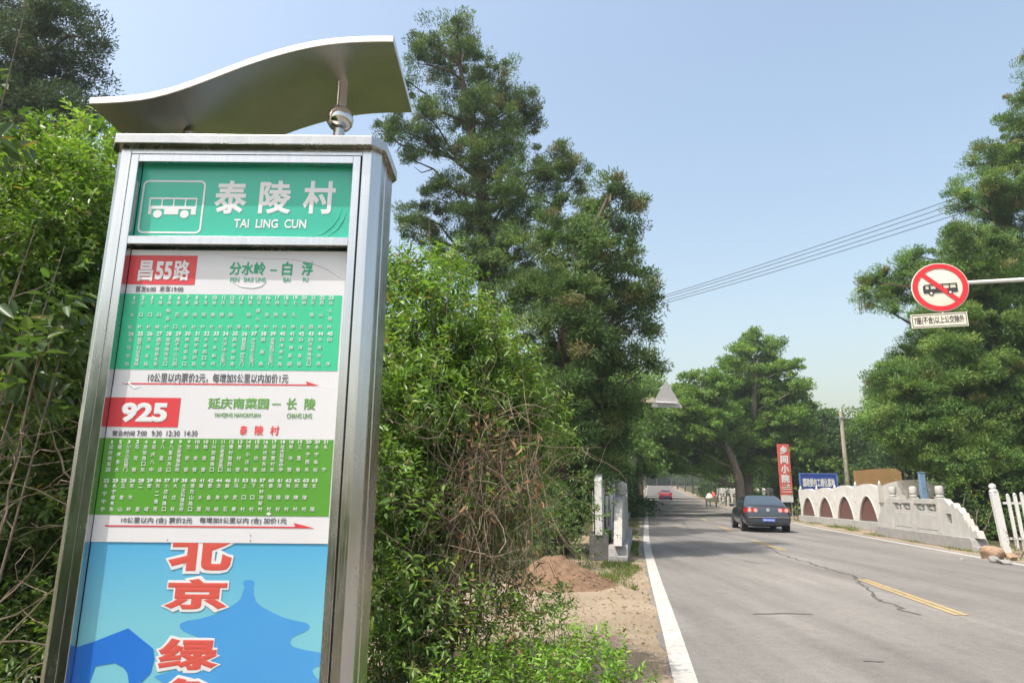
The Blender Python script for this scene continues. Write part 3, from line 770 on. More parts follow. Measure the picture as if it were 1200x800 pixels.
# ================================================================== STONE BALUSTRADES
STONE = mat('grey_white_stone', (.40, .39, .365), .85, var=.12, vscale=3, bump=.25, bscale=25)
STONE_B = mat('grey_plinth_stone', (.27, .265, .255), .9, var=.15, vscale=4, bump=.3, bscale=25)
DARK = mat('dark_opening', (.05, .055, .04), .95)
def balustrade(near, far, label):
    a = np.array(near); b = np.array(far); Lh = np.linalg.norm(b - a); rz = math.atan2(b[1] - a[1], b[0] - a[0])
    e = empty('stone_balustrade', (*near, 0), label, 'stone railing', 'stone balustrades of the little road bridge', rz)
    # local x runs away from the near end, z up
    mb = MB(); fn = lambda u, z, d: (u, d, z)
    mb.prism([(.16, 0), (Lh - .3, 0), (Lh - .3, .36), (.36, .36), (.30, .30)], fn, -.215, .215)
    mb.prism([(0.0, 0), (.158, 0), (.20, .15), (.02, .15)], fn, -.21, .21)
    mb.build('plinth', STONE_B, e, bevel=.015)
    u3 = 2.35; us = [u3, u3 + 1.95, u3 + 3.75]
    # near scroll end with a square hole: outline stepping down in round bumps
    prof = [(.10, .362)]
    bumps = [(.10, .52, .30), (.36, .66, .24), (.56, .84, .24), (.80, 1.00, .26), (1.05, 1.14, .26), (1.32, 1.26, .26)]
    for u, z, w in bumps:
        for k in range(6):
            th = math.pi * (1 - k / 5.0)
            prof.append((u + w / 2 + w / 2 * math.cos(th) - .02, z - .06 + .10 * math.sin(th)))
    prof += [(u3 - .45, 1.40), (u3 - .11, 1.42), (u3 - .11, .362)]
    # cut into pieces round the hole
    h0, h1, hz0, hz1 = u3 - .80, u3 - .46, .68, .98
    def clip_u(lo, hi, zlo, zhi):
        up = []
        for u in np.linspace(lo, hi, 16):
            zt = max([z for (uu, z) in [(q[0], np.interp(u, [r_[0] for r_ in sorted(prof[:-1])], [r_[1] for r_ in sorted(prof[:-1])])) for q in prof[:1]]])
            up.append((u, min(zt, zhi)))
        return [(lo, zlo)] + [(hi, zlo)] + up[::-1]
    mb = MB()
    mb.prism(clip_u(.10, h0, .362, 9), fn, -.09, .09); mb.prism(clip_u(h1, u3 - .112, .362, 9), fn, -.09, .09)
    mb.prism(clip_u(h0, h1, hz1, 9), fn, -.09, .09); mb.prism([(h0, .362), (h1, .362), (h1, hz0), (h0, hz0)], fn, -.09, .09)
    mb.build('scroll_end', STONE, e)
    for u in us:
        mb = MB(); mb.prism([(u - .11, .361), (u + .11, .361), (u + .11, 1.45), (u - .11, 1.45)], fn, -.115, .115)
        po = mb.build('post', STONE, e, bevel=.012)
        mb = MB(); mb.lathe([(.09, 1.4505), (.12, 1.47), (.12, 1.50), (.09, 1.53), (.11, 1.55), (.118, 1.59), (.118, 1.75), (.10, 1.79), (.06, 1.805)], (u, 0, 0), 18)
        mb.build('post_cap', STONE, po, smooth=True)
    for a_, b_ in zip(us[:-1], us[1:]):
        a2, b2 = a_ + .112, b_ - .112
        mb = MB()
        mb.prism([(a2, .361), (b2, .361), (b2, 1.02), (a2, 1.02)], fn, -.07, .07)
        mb.prism([(a2, 1.24), (b2, 1.24), (b2, 1.40), (a2, 1.40)], fn, -.085, .085)
        w = (b2 - a2)
        for u0, u1 in ((0, .07), (.45, .55), (.93, 1)): mb.prism([(a2 + w * u0, 1.021), (a2 + w * u1, 1.021), (a2 + w * u1, 1.239), (a2 + w * u0, 1.239)], fn, -.06, .06)
        for c_ in (.26, .74):   # carved cloud in each opening
            pts = [(a2 + w * c_ + .14 * math.cos(th) * (1 + .25 * math.cos(3 * th)), 1.13 + .075 * math.sin(th) * (1 + .3 * math.cos(3 * th))) for th in np.linspace(0, 2 * math.pi, 18)[:-1]]
            mb.prism(pts, fn, -.04, .04)
        # sunken panel field
        mb.prism([(a2 + .10, .45), (b2 - .10, .45), (b2 - .10, .93), (a2 + .10, .93)], fn, -.082, .082)
        mb.build('panel', STONE, e, bevel=.008)
    uf = us[-1] + .112
    mb = MB()
    mb.prism([(uf, .361), (uf + 1.45, .361), (uf + 1.45, .55), (uf + 1.2, .78), (uf + .9, .98), (uf + .55, 1.22), (uf + .2, 1.40), (uf, 1.41)], fn, -.09, .09)
    mb.build('scroll_end', STONE, e, bevel=.01)
    return e
balustrade((12.95, 19.0), (14.2, 26.7), 'pale stone balustrade on the right side of the road with stepped scroll end')
balustrade((2.36, 15.35), (3.75, 22.6), 'stone balustrade seen end on beside the white edge line, by the dirt heap')

# ================================================================== ARCH WALLS
PLASTER = mat('white_plaster', (.54, .53, .505), .85, var=.10, vscale=2.5, bump=.12, bscale=15)
LATTICE = bpy.data.materials.new('reddish_lattice'); LATTICE.use_nodes = True
t = LATTICE.node_tree; p = t.nodes['Principled BSDF']; p.inputs['Roughness'].default_value = .85
tc = t.nodes.new('ShaderNodeTexCoord'); wv = t.nodes.new('ShaderNodeTexWave'); wv.inputs['Scale'].default_value = 5.5; wv.bands_direction = 'X'
t.links.new(tc.outputs['Object'], wv.inputs[0]); t.links.new(ramp(t, wv.outputs['Fac'], .3, .6, (.075, .035, .028), (.17, .075, .06)), p.inputs['Base Color'])
bump(t, p, wv.outputs['Fac'], .6, .03)
BASE_S = mat('grey_base_stone', (.33, .33, .32), .9, var=.15, vscale=3, bump=.3)
def arch_section(parent, u0, w, hgt, base, infill=True, th=.16, zoff=0.0, plinth=True, block=None):
    fn = lambda u, z, d: (u, d, z + zoff)
    aw = w * .76; ah = hgt * .67; m = (w - aw) / 2; N_ = 14
    # piers, spandrels and curved top as vertical strips above the parabola of the arch
    xs = np.linspace(0, aw, N_ + 1)
    def zin(x): return base + ah * math.cos(math.pi / 2 * (2 * x / aw - 1)) ** .75 if 0 < x < aw else base
    def ztop(u): return base + hgt * (.86 + .14 * math.sin(math.pi * min(max(u / w, 0), 1)) ** .7)
    outer = [(u, ztop(u)) for u in np.linspace(0, w, 21)]
    poly = [(u0, base)] + [(u0 + m, base)] + [(u0 + m + x, zin(x)) for x in xs[1:-1]] + [(u0 + m + aw, base), (u0 + w, base)] + [(u0 + u, z) for u, z in outer[::-1]]
    mb = MB(); mb.prism(poly, fn, -th / 2, th / 2)
    a = mb.build('arch_panel', PLASTER, parent)
    mb = MB()
    ring_o = [(u0 + m - .05, base)] + [(u0 + m + x + (x / aw - .5) * .1, zin(x) + .06) for x in xs] + [(u0 + m + aw + .05, base)]
    ring_i = [(u0 + m, base)] + [(u0 + m + x, zin(x)) for x in xs] + [(u0 + m + aw, base)]
    mb = MB(); n = len(ring_o)
    V = [fn(*q, -th / 2 - .025) for q in ring_o] + [fn(*q, -th / 2 - .025) for q in ring_i] + [fn(*q, -th / 2 - .001) for q in ring_o] + [fn(*q, -th / 2 - .001) for q in ring_i]
    F = []
    for i in range(n - 1): F += [(i, i + 1, n + i + 1, n + i), (2 * n + i, 2 * n + i + 1, i + 1, i), (n + i, n + i + 1, 3 * n + i + 1, 3 * n + i)]
    mb.add(V, F); mb.build('arch_moulding', PLASTER, a)
    if infill:
        mb = MB(); mb.prism([(u0 + m + .01, base + .02)] + [(u0 + m + x, zin(x) - .003) for x in xs[1:-1]] + [(u0 + m + aw - .01, base + .02)], fn, -.02, .02)
        mb.build('lattice', LATTICE, a)
    if plinth:
        mb = MB(); mb.bx(u0 + .02, u0 + w - .02, -.22, .22, zoff, base + zoff - .001); mb.build('plinth', block or BASE_S, parent, bevel=.01)
def finial(parent, u, z, d=0):
    mb = MB(); mb.bx(u - .05, u + .05, -.10, .10, z - .75, z - .02); mb.lathe([(.055, z - .02), (.06, z + .05), (.03, z + .12), (.005, z + .2)], (u, 0, 0), 10)
    mb.build('finial', PLASTER, parent)
# right: four lattice arches plus one open arch turning away
A0, A1 = np.array([16.45, 38.9]), np.array([15.95, 29.6])
rz = math.atan2(A1[1] - A0[1], A1[0] - A0[0])
wl = empty('arch_wall', (*A0, 0), 'white wall of scalloped arches filled with reddish lattice on the right roadside', 'wall', None, rz)
Lw = np.linalg.norm(A1 - A0) / 4
for k in range(4): arch_section(wl, k * Lw, Lw, (1.44, 1.48, 1.58, 1.62)[k], .36)
for k in range(0, 5): finial(wl, k * Lw, (1.78, 1.76, 1.84, 1.94, 1.94)[k])
w5 = empty('arch_wall', (15.98, 29.5, 0), 'open white arch section bending away behind the right stone balustrade', 'wall', None, RAD(-25))
arch_section(w5, 0.05, 2.35, 1.85, .30, infill=False)
# left wall seen along its length
def lbase(y): return lx(y) - 1.45
pr = [16.0, 18.6]
wl2 = empty('arch_wall', (lbase(16) + .27, 15.9, 0), 'single white arch panel on a grey block darkened for shade beside the left balustrade', 'wall', None, math.atan2(2.2, lbase(18.1) - lbase(15.9)))
arch_section(wl2, .03, 2.1, 1.42, .56, block=mat('shade_darkened_block', (.10, .10, .098), .9, var=.2, vscale=4, bump=.3))  # shade on the block is put into its darker base colour
a = np.array([lbase(19.5) + .05, 19.5]); b = np.array([lbase(45) + .25, 45])
wl3 = empty('arch_wall', (*a, 0), 'long run of white arches along the left verge, foreshortened behind the stone post', 'wall', None, math.atan2(b[1] - a[1], b[0] - a[0]))
for k in range(9): arch_section(wl3, k * 2.8, 2.8, 1.65, .35)
for k in range(10): finial(wl3, k * 2.8, 2.0)
# far right wall among the trees
a = np.array([rx(52) + 1.6, 52.]); b = np.array([rx(92) + 1.2, 92.])
wl4 = empty('arch_wall', (*a, .12), 'distant row of white arches under the trees on the right of the road', 'wall', None, math.atan2(b[1] - a[1], b[0] - a[0]))
for k in range(13): arch_section(wl4, k * 3.05, 3.05, 1.6, .35, zoff=rise(52 + k * 3.0) * .9 - .1)
for k in range(0, 9):
    y = 56 + k * 4.3; x = rx(y) + .95; z = terrain_z(y)
    mb = MB(); mb.lathe([(.17, -.05), (.17, .75), (.14, .95), (.06, 1.02)], (0, 0, 0), 10)
    o = mb.build('stone_bollard', STONE, None, (0, 0, 0), smooth=True); o.location = (x, y, z)
    tag(o, 'pale round-topped stone bollard in the row below the far right arches', 'bollard', 'stone bollards on the far right verge')

# ================================================================== FENCES AND SMALL STRUCTURES
WPAINT = mat('white_fence_paint', (.56, .56, .55), .55, var=.06, vscale=6)
fo = (13.05, 18.35, 0)
pf = empty('picket_fence', fo, 'white picket fence with a dipping top at the right edge by the rocks', 'fence', None, RAD(-14))
mb = MB(); mb.bx(-.085, .085, -.085, .085, 0, 1.62); mb.lathe([(.10, 1.62), (.10, 1.66), (.06, 1.69), (.085, 1.74), (.085, 1.79), (.03, 1.84)], (0, 0, 0), 14)
o = mb.build('post', WPAINT, pf, bevel=.008); o.rotation_euler = (0, RAD(-4), 0)
for k in range(16):
    u = .27 + k * .163; h = 1.52 + .16 * (k / 8.0) ** 1.2 if k < 8 else 1.68 - .16 * ((k - 8) / 8.)
    mb = MB(); mb.bx(u - .038, u + .038, -.022, .022, .12, h); mb.lathe([(.038, h), (.03, h + .03), (.005, h + .045)], (u, 0, 0), 8); o = mb.build('picket', WPAINT, pf)
    o.rotation_euler = (0, RAD(-2.5), 0)
for z in (.42, 1.33):
    mb = MB(); mb.bx(.09, 2.9, .024, .06, z - .03, z + .03); mb.build('rail', WPAINT, pf)
mb = MB(); mb.bx(2.9, 3.07, -.085, .085, 0, 1.7); mb.build('post', WPAINT, pf, bevel=.008)

ROCK = mat('tan_rock', (.28, .19, .125), .95, var=.2, vscale=3, bump=.8, bscale=6)
ROCKG = mat('grey_rock', (.24, .235, .22), .95, var=.2, vscale=3, bump=.8, bscale=6)
def rock(c, s, m, label, seed, name='rock'):
    bm = bmesh.new(); bmesh.ops.create_icosphere(bm, subdivisions=3, radius=1)
    rg = np.random.default_rng(seed); ax = unit(rg.normal(size=(9, 3))); of = rg.uniform(.55, .95, 9)
    for v in bm.verts:
        q = np.array(v.co)
        for a_, f_ in zip(ax, of):
            dd = q @ a_
            if dd > f_: q = q - a_ * (dd - f_) * .9
        q = q * (1 + .06 * math.sin(7 * q[0] + seed) * math.cos(6 * q[1]) + .03 * math.sin(17 * q[2] + 13 * q[0]))
        v.co = Vector(q * np.array(s))
    me = bpy.data.meshes.new(name); bm.to_mesh(me); bm.free(); me.materials.append(m)
    o = bpy.data.objects.new(name, me); COL.objects.link(o); o.location = (c[0], c[1], c[2] + s[2] * .6); o.rotation_euler = (0, 0, seed)
    return tag(o, label, 'rock', 'loose rocks at the right road edge')
def gp(px, py):
    q = gnd(px, py); return (q[0], q[1], terrain_z(q[1]))
rock(gp(1163, 655), (.30, .24, .21), ROCK, 'large tan boulder at the foot of the picket fence', 3)
rock(gp(1165, 659), (.16, .13, .10), ROCKG, 'grey rock in front of the tan boulder', 4)
rock(gp(1178, 661), (.20, .13, .085), ROCKG, 'flat dark grey stone right of the tan boulder', 8)
rock(gp(1186, 656), (.2, .13, .11), ROCK, 'brown stone nearest the right edge of the view', 11)
rock(gp(1127, 656), (.07, .05, .035), ROCKG, 'small dark stone lying on the right road edge', 6)

# ---- signs and boards
RED_B = mat('banner_red', (.54, .10, .08), .6)
BLUE_B = mat('board_blue', (.02, .055, .30), .5)
WHT = mat('sign_white', (.62, .62, .60), .5)
GREYM = mat('sign_back_grey', (.43, .42, .41), .6, .0, var=.06)
POLEM = mat('galvanised_pole', (.45, .45, .43), .5, .5)
BLK = mat('sign_black', (.03, .03, .03), .5)
SIGN_RED = mat('sign_red', (.62, .02, .03), .4)
FADED = mat('sign_cream', (.66, .63, .53), .5, var=.05, vscale=4)

Yb = 42.0
c0 = at(918.5, 588, Yb); c1 = at(917.5, 520, Yb); zb, zt = c0[2], c1[2]; xc = c1[0]; bw = .74
bn = empty('roadside_banner', (xc, Yb, 0), 'tall narrow red banner sign with white characters behind the sedan', 'sign')
mb = MB(); mb.bx(xc - bw / 2, xc + bw / 2, Yb, Yb + .08, zb, zt); mb.build('board', RED_B, bn, (xc, Yb, 0))
mb = MB(); hh = zt - zb
for k, chh in enumerate('乡间小院'):
    zz = zt - hh * (.085 + .165 * k)
    letter_rect(mb, chh, xc - .25, zz - hh * .095, xc + .25, zz + hh * .055, lambda a, b_, d_: (a, Yb - .012 - d_, b_), .05, relief=.01)
rect(mb, xc - .22, xc + .05, zb + hh * .285, zb + hh * .295, Yb - .01)
mb.add([(xc + .05, Yb - .01, zb + hh * .265), (xc + .28, Yb - .01, zb + hh * .285), (xc + .05, Yb - .01, zb + hh * .315)], [(0, 1, 2)])
for q in (.245, .215, .17): rect(mb, xc - .3, xc + .3, zb + hh * q, zb + hh * (q + .012), Yb - .01)
rect(mb, xc - .37, xc + .37, zb, zb + hh * .12, Yb - .01)
mb.build('lettering', WHT, bn, (xc, Yb, 0))
for s_ in (-1, 1):
    mb = MB(); mb.tube([(xc + s_ * .3, Yb + .12, -.1), (xc + s_ * .3, Yb + .12, zt - .2)], .03, 8); mb.build('pole', POLEM, bn, (xc, Yb, 0))

Yb = 43.5
a0 = at(940.0, 580, Yb); a1 = at(979.5, 555.5, Yb)
bl = empty('name_board', (a0[0], Yb, 0), 'blue board with white characters above the far end of the arch wall', 'sign')
ob = (a0[0], Yb, 0)
x0, x1, z0, z1 = a0[0], a1[0], 1.1, a1[2]
mb = MB(); mb.bx(x0, x1, Yb, Yb + .08, z0, z1); mb.build('board', BLUE_B, bl, ob)
mb = MB(); fw_ = .07
mb.bx(x0 - fw_, x0, Yb - .02, Yb + .1, z0 - 1.0, z1 + fw_); mb.bx(x1, x1 + fw_, Yb - .02, Yb + .1, z0 - 1.0, z1 + fw_); mb.bx(x0, x1, Yb - .02, Yb + .1, z1, z1 + fw_)
mb.build('frame', mat('board_frame_blue', (.10, .17, .38), .5), bl, ob)
mb = MB(); letter_rect(mb, '国政委包工绿化基地', x0 + .12, at(960, 570.5, Yb)[2], x1 - .12, at(960, 560, Yb)[2], lambda a, b_, d_: (a, Yb - .012 - d_, b_), .04, relief=.01); mb.build('lettering', WHT, bl, ob)

# tan board and blue strip behind the arches
Yb = 34.5
p0 = at(1004, 585, Yb); p1_ = at(1052, 549, Yb)
tb = empty('plywood_hoarding', (p0[0], Yb, 0), 'tan plywood hoarding rising behind the white arches', 'hoarding')
TAN = mat('tan_plywood', (.40, .25, .105), .8, col2=(.33, .20, .085), vscale=2)
mb = MB(); mb.prism([(p0[0], 0.3), (p1_[0] + .2, .3), (p1_[0] + .15, p1_[2] - .15), (p1_[0] - .1, p1_[2] + .02), (p0[0] + 1.3, p1_[2] + .0), (p0[0], p1_[2] - .12)], lambda a, b_, d_: (a, d_, b_), Yb, Yb + .04)
mb.build('sheet', TAN, tb, (p0[0], Yb, 0))
for xx in (p0[0] + .3, p1_[0] - .3):
    mb = MB(); mb.bx(xx - .05, xx + .05, Yb + .041, Yb + .12, 0, 2.0); mb.build('post', BARK, tb, (p0[0], Yb, 0))
Yb = 24.3
q0 = at(1080, 592, Yb); q1_ = at(1079.5, 554, Yb)
bp = MB(); bp.bx(-.10, .10, -.06, .06, 0, q1_[2]); bp.bx(-.16, .16, -.10, .10, 0, .05); bp.bx(-.115, .115, -.075, .075, q1_[2], q1_[2] + .03)
o = bp.build('marker_post', mat('faded_blue', (.16, .26, .40), .6, var=.1, vscale=4), bevel=.01); o.location = (q1_[0], Yb, 0)
tag(o, 'faded blue square post standing behind the right stone balustrade', 'post')

# concrete pole
Yb = 50.0; q1_ = at(985, 482, Yb)
ob = (q1_[0], Yb, 0); up_ = empty('utility_pole', ob, 'pale concrete utility pole rising from the greenery behind the blue board', 'utility pole')
mb = MB(); mb.tube([(q1_[0], Yb, -.2), (q1_[0], Yb, q1_[2])], [.19, .13], 14); mb.build('shaft', mat('concrete', (.40, .36, .29), .9, var=.12, vscale=3), up_, ob, smooth=True)
mb = MB(); mb.bx(q1_[0] - .5, q1_[0] + .5, Yb - .18, Yb - .13, q1_[2] - .5, q1_[2] - .42); mb.build('crossarm', POLEM, up_, ob)
mb = MB(); mb.lathe([(.04, 0), (.06, .05), (.05, .12), (.03, .2)], (q1_[0], Yb, q1_[2]), 10); mb.build('insulator', WHT, up_, ob, smooth=True)

# no-bus sign on a bracket arm
Yb = 10.0; cs = at(1101.5, 336.5, Yb)
th = RAD(-17)
ns = empty('prohibition_sign', (cs[0], Yb, 0), 'round red and white no buses sign on an arm over the road at right', 'road sign', None, th)
R_ = .395; zc = cs[2]
def nloc(a, b_, d_): return (a, -d_, zc + b_)
def disc(mb, r0, r1, d_, n=40, mi=0):
    if r0 == 0: mb.add([nloc(r1 * math.cos(k), r1 * math.sin(k), d_) for k in np.linspace(0, 2 * math.pi, n + 1)[:-1]], [tuple(range(n))], mi)
    else:
        V = [nloc(r * math.cos(k), r * math.sin(k), d_) for r in (r0, r1) for k in np.linspace(0, 2 * math.pi, n + 1)[:-1]]
        mb.add(V, [(i, (i + 1) % n, n + (i + 1) % n, n + i) for i in range(n)], mi)
mb = MB(); mb.lathe([(R_ - .01, -.006), (R_, -.004), (R_, .004), (R_ - .01, .006)], (0, .012, zc), 44, 'y'); mb.build('plate', FADED, ns, smooth=True)
mb = MB(); disc(mb, R_ * .775, R_ * .965, .004); 
aa = RAD(135); 
q = R_ * .79; w_ = .034
mb.add([nloc(-q * .7071 - w_ * .7071, q * .7071 - w_ * .7071, .0045), nloc(q * .7071 - w_ * .7071, -q * .7071 - w_ * .7071, .0045), nloc(q * .7071 + w_ * .7071, -q * .7071 + w_ * .7071, .0045), nloc(-q * .7071 + w_ * .7071, q * .7071 + w_ * .7071, .0045)], [(0, 1, 2, 3)])
mb.build('red_ring', SIGN_RED, ns)
mb = MB()
def nrect(a0, a1, b0, b1, d_): mb.add([nloc(a0, b0, d_), nloc(a1, b0, d_), nloc(a1, b1, d_), nloc(a0, b1, d_)], [(0, 1, 2, 3)])
BY = -.02
nrect(-.235, .235, BY - .065, BY + .0, .0035); nrect(-.215, .235, BY + .055, BY + .075, .0035)
for a0, a1 in ((-.235, -.20), (-.155, -.13), (-.06, -.045), (.03, .045), (.12, .135), (.215, .235)): nrect(a0, a1, BY, BY + .055, .0035)
for wx in (-.13, .13):
    mb.add([nloc(wx + .035 * math.cos(k), BY - .07 + .035 * math.sin(k), .0052) for k in np.linspace(0, 6.28, 19)[:-1]], [tuple(range(18))])
mb.build('bus_pictogram', BLK, ns)
mb = MB()
for wx in (-.13, .13): mb.add([nloc(wx + .018 * math.cos(k), BY - .07 + .018 * math.sin(k), .0062) for k in np.linspace(0, 6.28, 15)[:-1]], [tuple(range(14))])
mb.build('wheel_hub', FADED, ns)
# supplementary plate
mb = MB(); pz0, pz1, pw = -.635, -.415, .385
mb.prism([(-pw - .07, zc + pz0), (pw - .07, zc + pz0), (pw - .07, zc + pz1), (-pw - .07, zc + pz1)], lambda a, b_, d_: (a, d_, b_), .002, .012); sp_ = mb.build('lower_plate', FADED, ns)
mb = MB()
def frame_rect(a0, a1, b0, b1, w, d_):
    nrect(a0, a1, b0, b0 + w, d_); nrect(a0, a1, b1 - w, b1, d_); nrect(a0, a0 + w, b0 + w, b1 - w, d_); nrect(a1 - w, a1, b0 + w, b1 - w, d_)
frame_rect(-pw - .055, pw - .085, pz0 + .015, pz1 - .015, .009, .001)
letter_rect(mb, '7座(不含)以上公交除外', -pw - .025, pz0 + .042, pw - .115, pz1 - .042, lambda a, b_, d_: nloc(a, b_, .001 + d_), .02)
mb.build('lettering', BLK, sp_)
mb = MB()
mb.tube([(-.05, .035, zc + .06), (3.2, .035, zc + .0), (5.2, .035, zc - .12)], [.028, .036, .05], 12)
mb.tube([(.0, .028, zc + .05), (.0, .028, zc - .52)], .014, 8)
mb.build('arm', WHT, ns, smooth=True)
mb = MB(); mb.tube([(5.2, .035, 0), (5.2, .035, zc + .2)], [.09, .075], 16); mb.build('pole', WHT, ns, smooth=True)
# triangular sign seen from behind on the left
Yb = 25.0; cs = at(781, 466, Yb)
ts = empty('warning_sign', (cs[0], Yb, 0), 'triangular road sign seen from its bare grey back, held out over the left lane', 'road sign', None, RAD(8))
zc = cs[2]
mb = MB(); mb.prism([(-.62, -.36), (.62, -.36), (.03, .62), (-.03, .62)], lambda a, b_, d_: (a, d_, zc + b_), -.006, .006); mb.build('plate', GREYM, ts)
for z in (-.12,):
    mb = MB(); mb.bx(-.42, .42, -.05, -.008, zc + z - .035, zc + z + .035); mb.build('bracket', GREYM, ts)
mb = MB(); mb.tube([(.38, -.08, zc - .20), (-2.0, -.08, zc - .16), (-2.85, -.08, zc - .22)], [.032, .045, .06], 10); mb.build('arm', WHT, ts, smooth=True)
mb = MB(); mb.bx(-1.25, -.52, -.14, -.10, zc - .20, zc - .02); mb.build('arm_plate', mat('cream_sheet', (.55, .48, .34), .6), ts)
mb = MB(); mb.tube([(-2.85, -.08, 0), (-2.85, -.08, zc - .12)], [.10, .08], 14); mb.build('pole', WHT, ts, smooth=True)
# small round sign on a striped pole
g_ = gp(741.5, 605); Yb = g_[1]; zc = at(737.5, 538, Yb)[2]; xo = at(737.5, 538, Yb)[0]
rs = empty('road_sign', (g_[0], Yb, 0), 'round road sign seen from behind on a pole with a red and white striped foot', 'road sign')
mb = MB(); mb.lathe([(.40, -.008), (.41, 0), (.40, .008)], (0, 0, zc), 24, 'y'); mb.build('plate', mat('sign_back_tan', (.36, .33, .27), .6), rs, smooth=True)
mb = MB(); mb.tube([(0, .04, 0), (0, .04, zc + .3)], .045, 10); mb.build('pole', POLEM, rs, smooth=True)
def striped(parent, x, y, h, r, n):
    for k in range(n):
        mb = MB(); mb.lathe([(r, h * k / n), (r, h * (k + 1) / n)], (x, y, 0), 12)
        mb.build('red_band' if k % 2 == 0 else 'white_band', RED_B if k % 2 == 0 else WHT, parent)
striped(rs, 0, .04, 1.25, .10, 5)
for k, (px, py, lab) in enumerate([(746.5, 600, 'red and white striped bollard just beyond the round sign'), (750, 598, 'red and white striped bollard farthest along the left verge')]):
    g_ = gp(px, py); e = empty('striped_bollard', g_, lab, 'bollard', 'striped bollards on the left verge')
    striped(e, 0, 0, 1.35, .11, 5)

# wire mesh gate frame by the locust trunks
Yb = 62; e0 = at(884, 590, Yb); z_ = terrain_z(Yb)
wg = empty('mesh_gate', (e0[0], Yb, z_), 'green wire mesh gate frame right of the leaning locust trunk', 'gate')
GRN = mat('green_frame', (.12, .22, .17), .6)
mb = MB()
for x in (0, .9, 2.0): mb.bx(x - .04, x + .04, -.04, .04, 0, 2.4)
for z in (.3, 2.35): mb.bx(0.04, 1.96, -.03, .03, z - .03, z + .03)
mb.build('frame', GRN, wg)
mb = MB()
for k in range(1, 14): mb.bx(k * .14 - .005, k * .14 + .005, -.005, .005, .33, 2.32)
for k in range(1, 12): mb.bx(.04, 1.96, .006, .014, .33 + k * .165, .34 + k * .165)
mb.build('wire_mesh', GRN, wg)

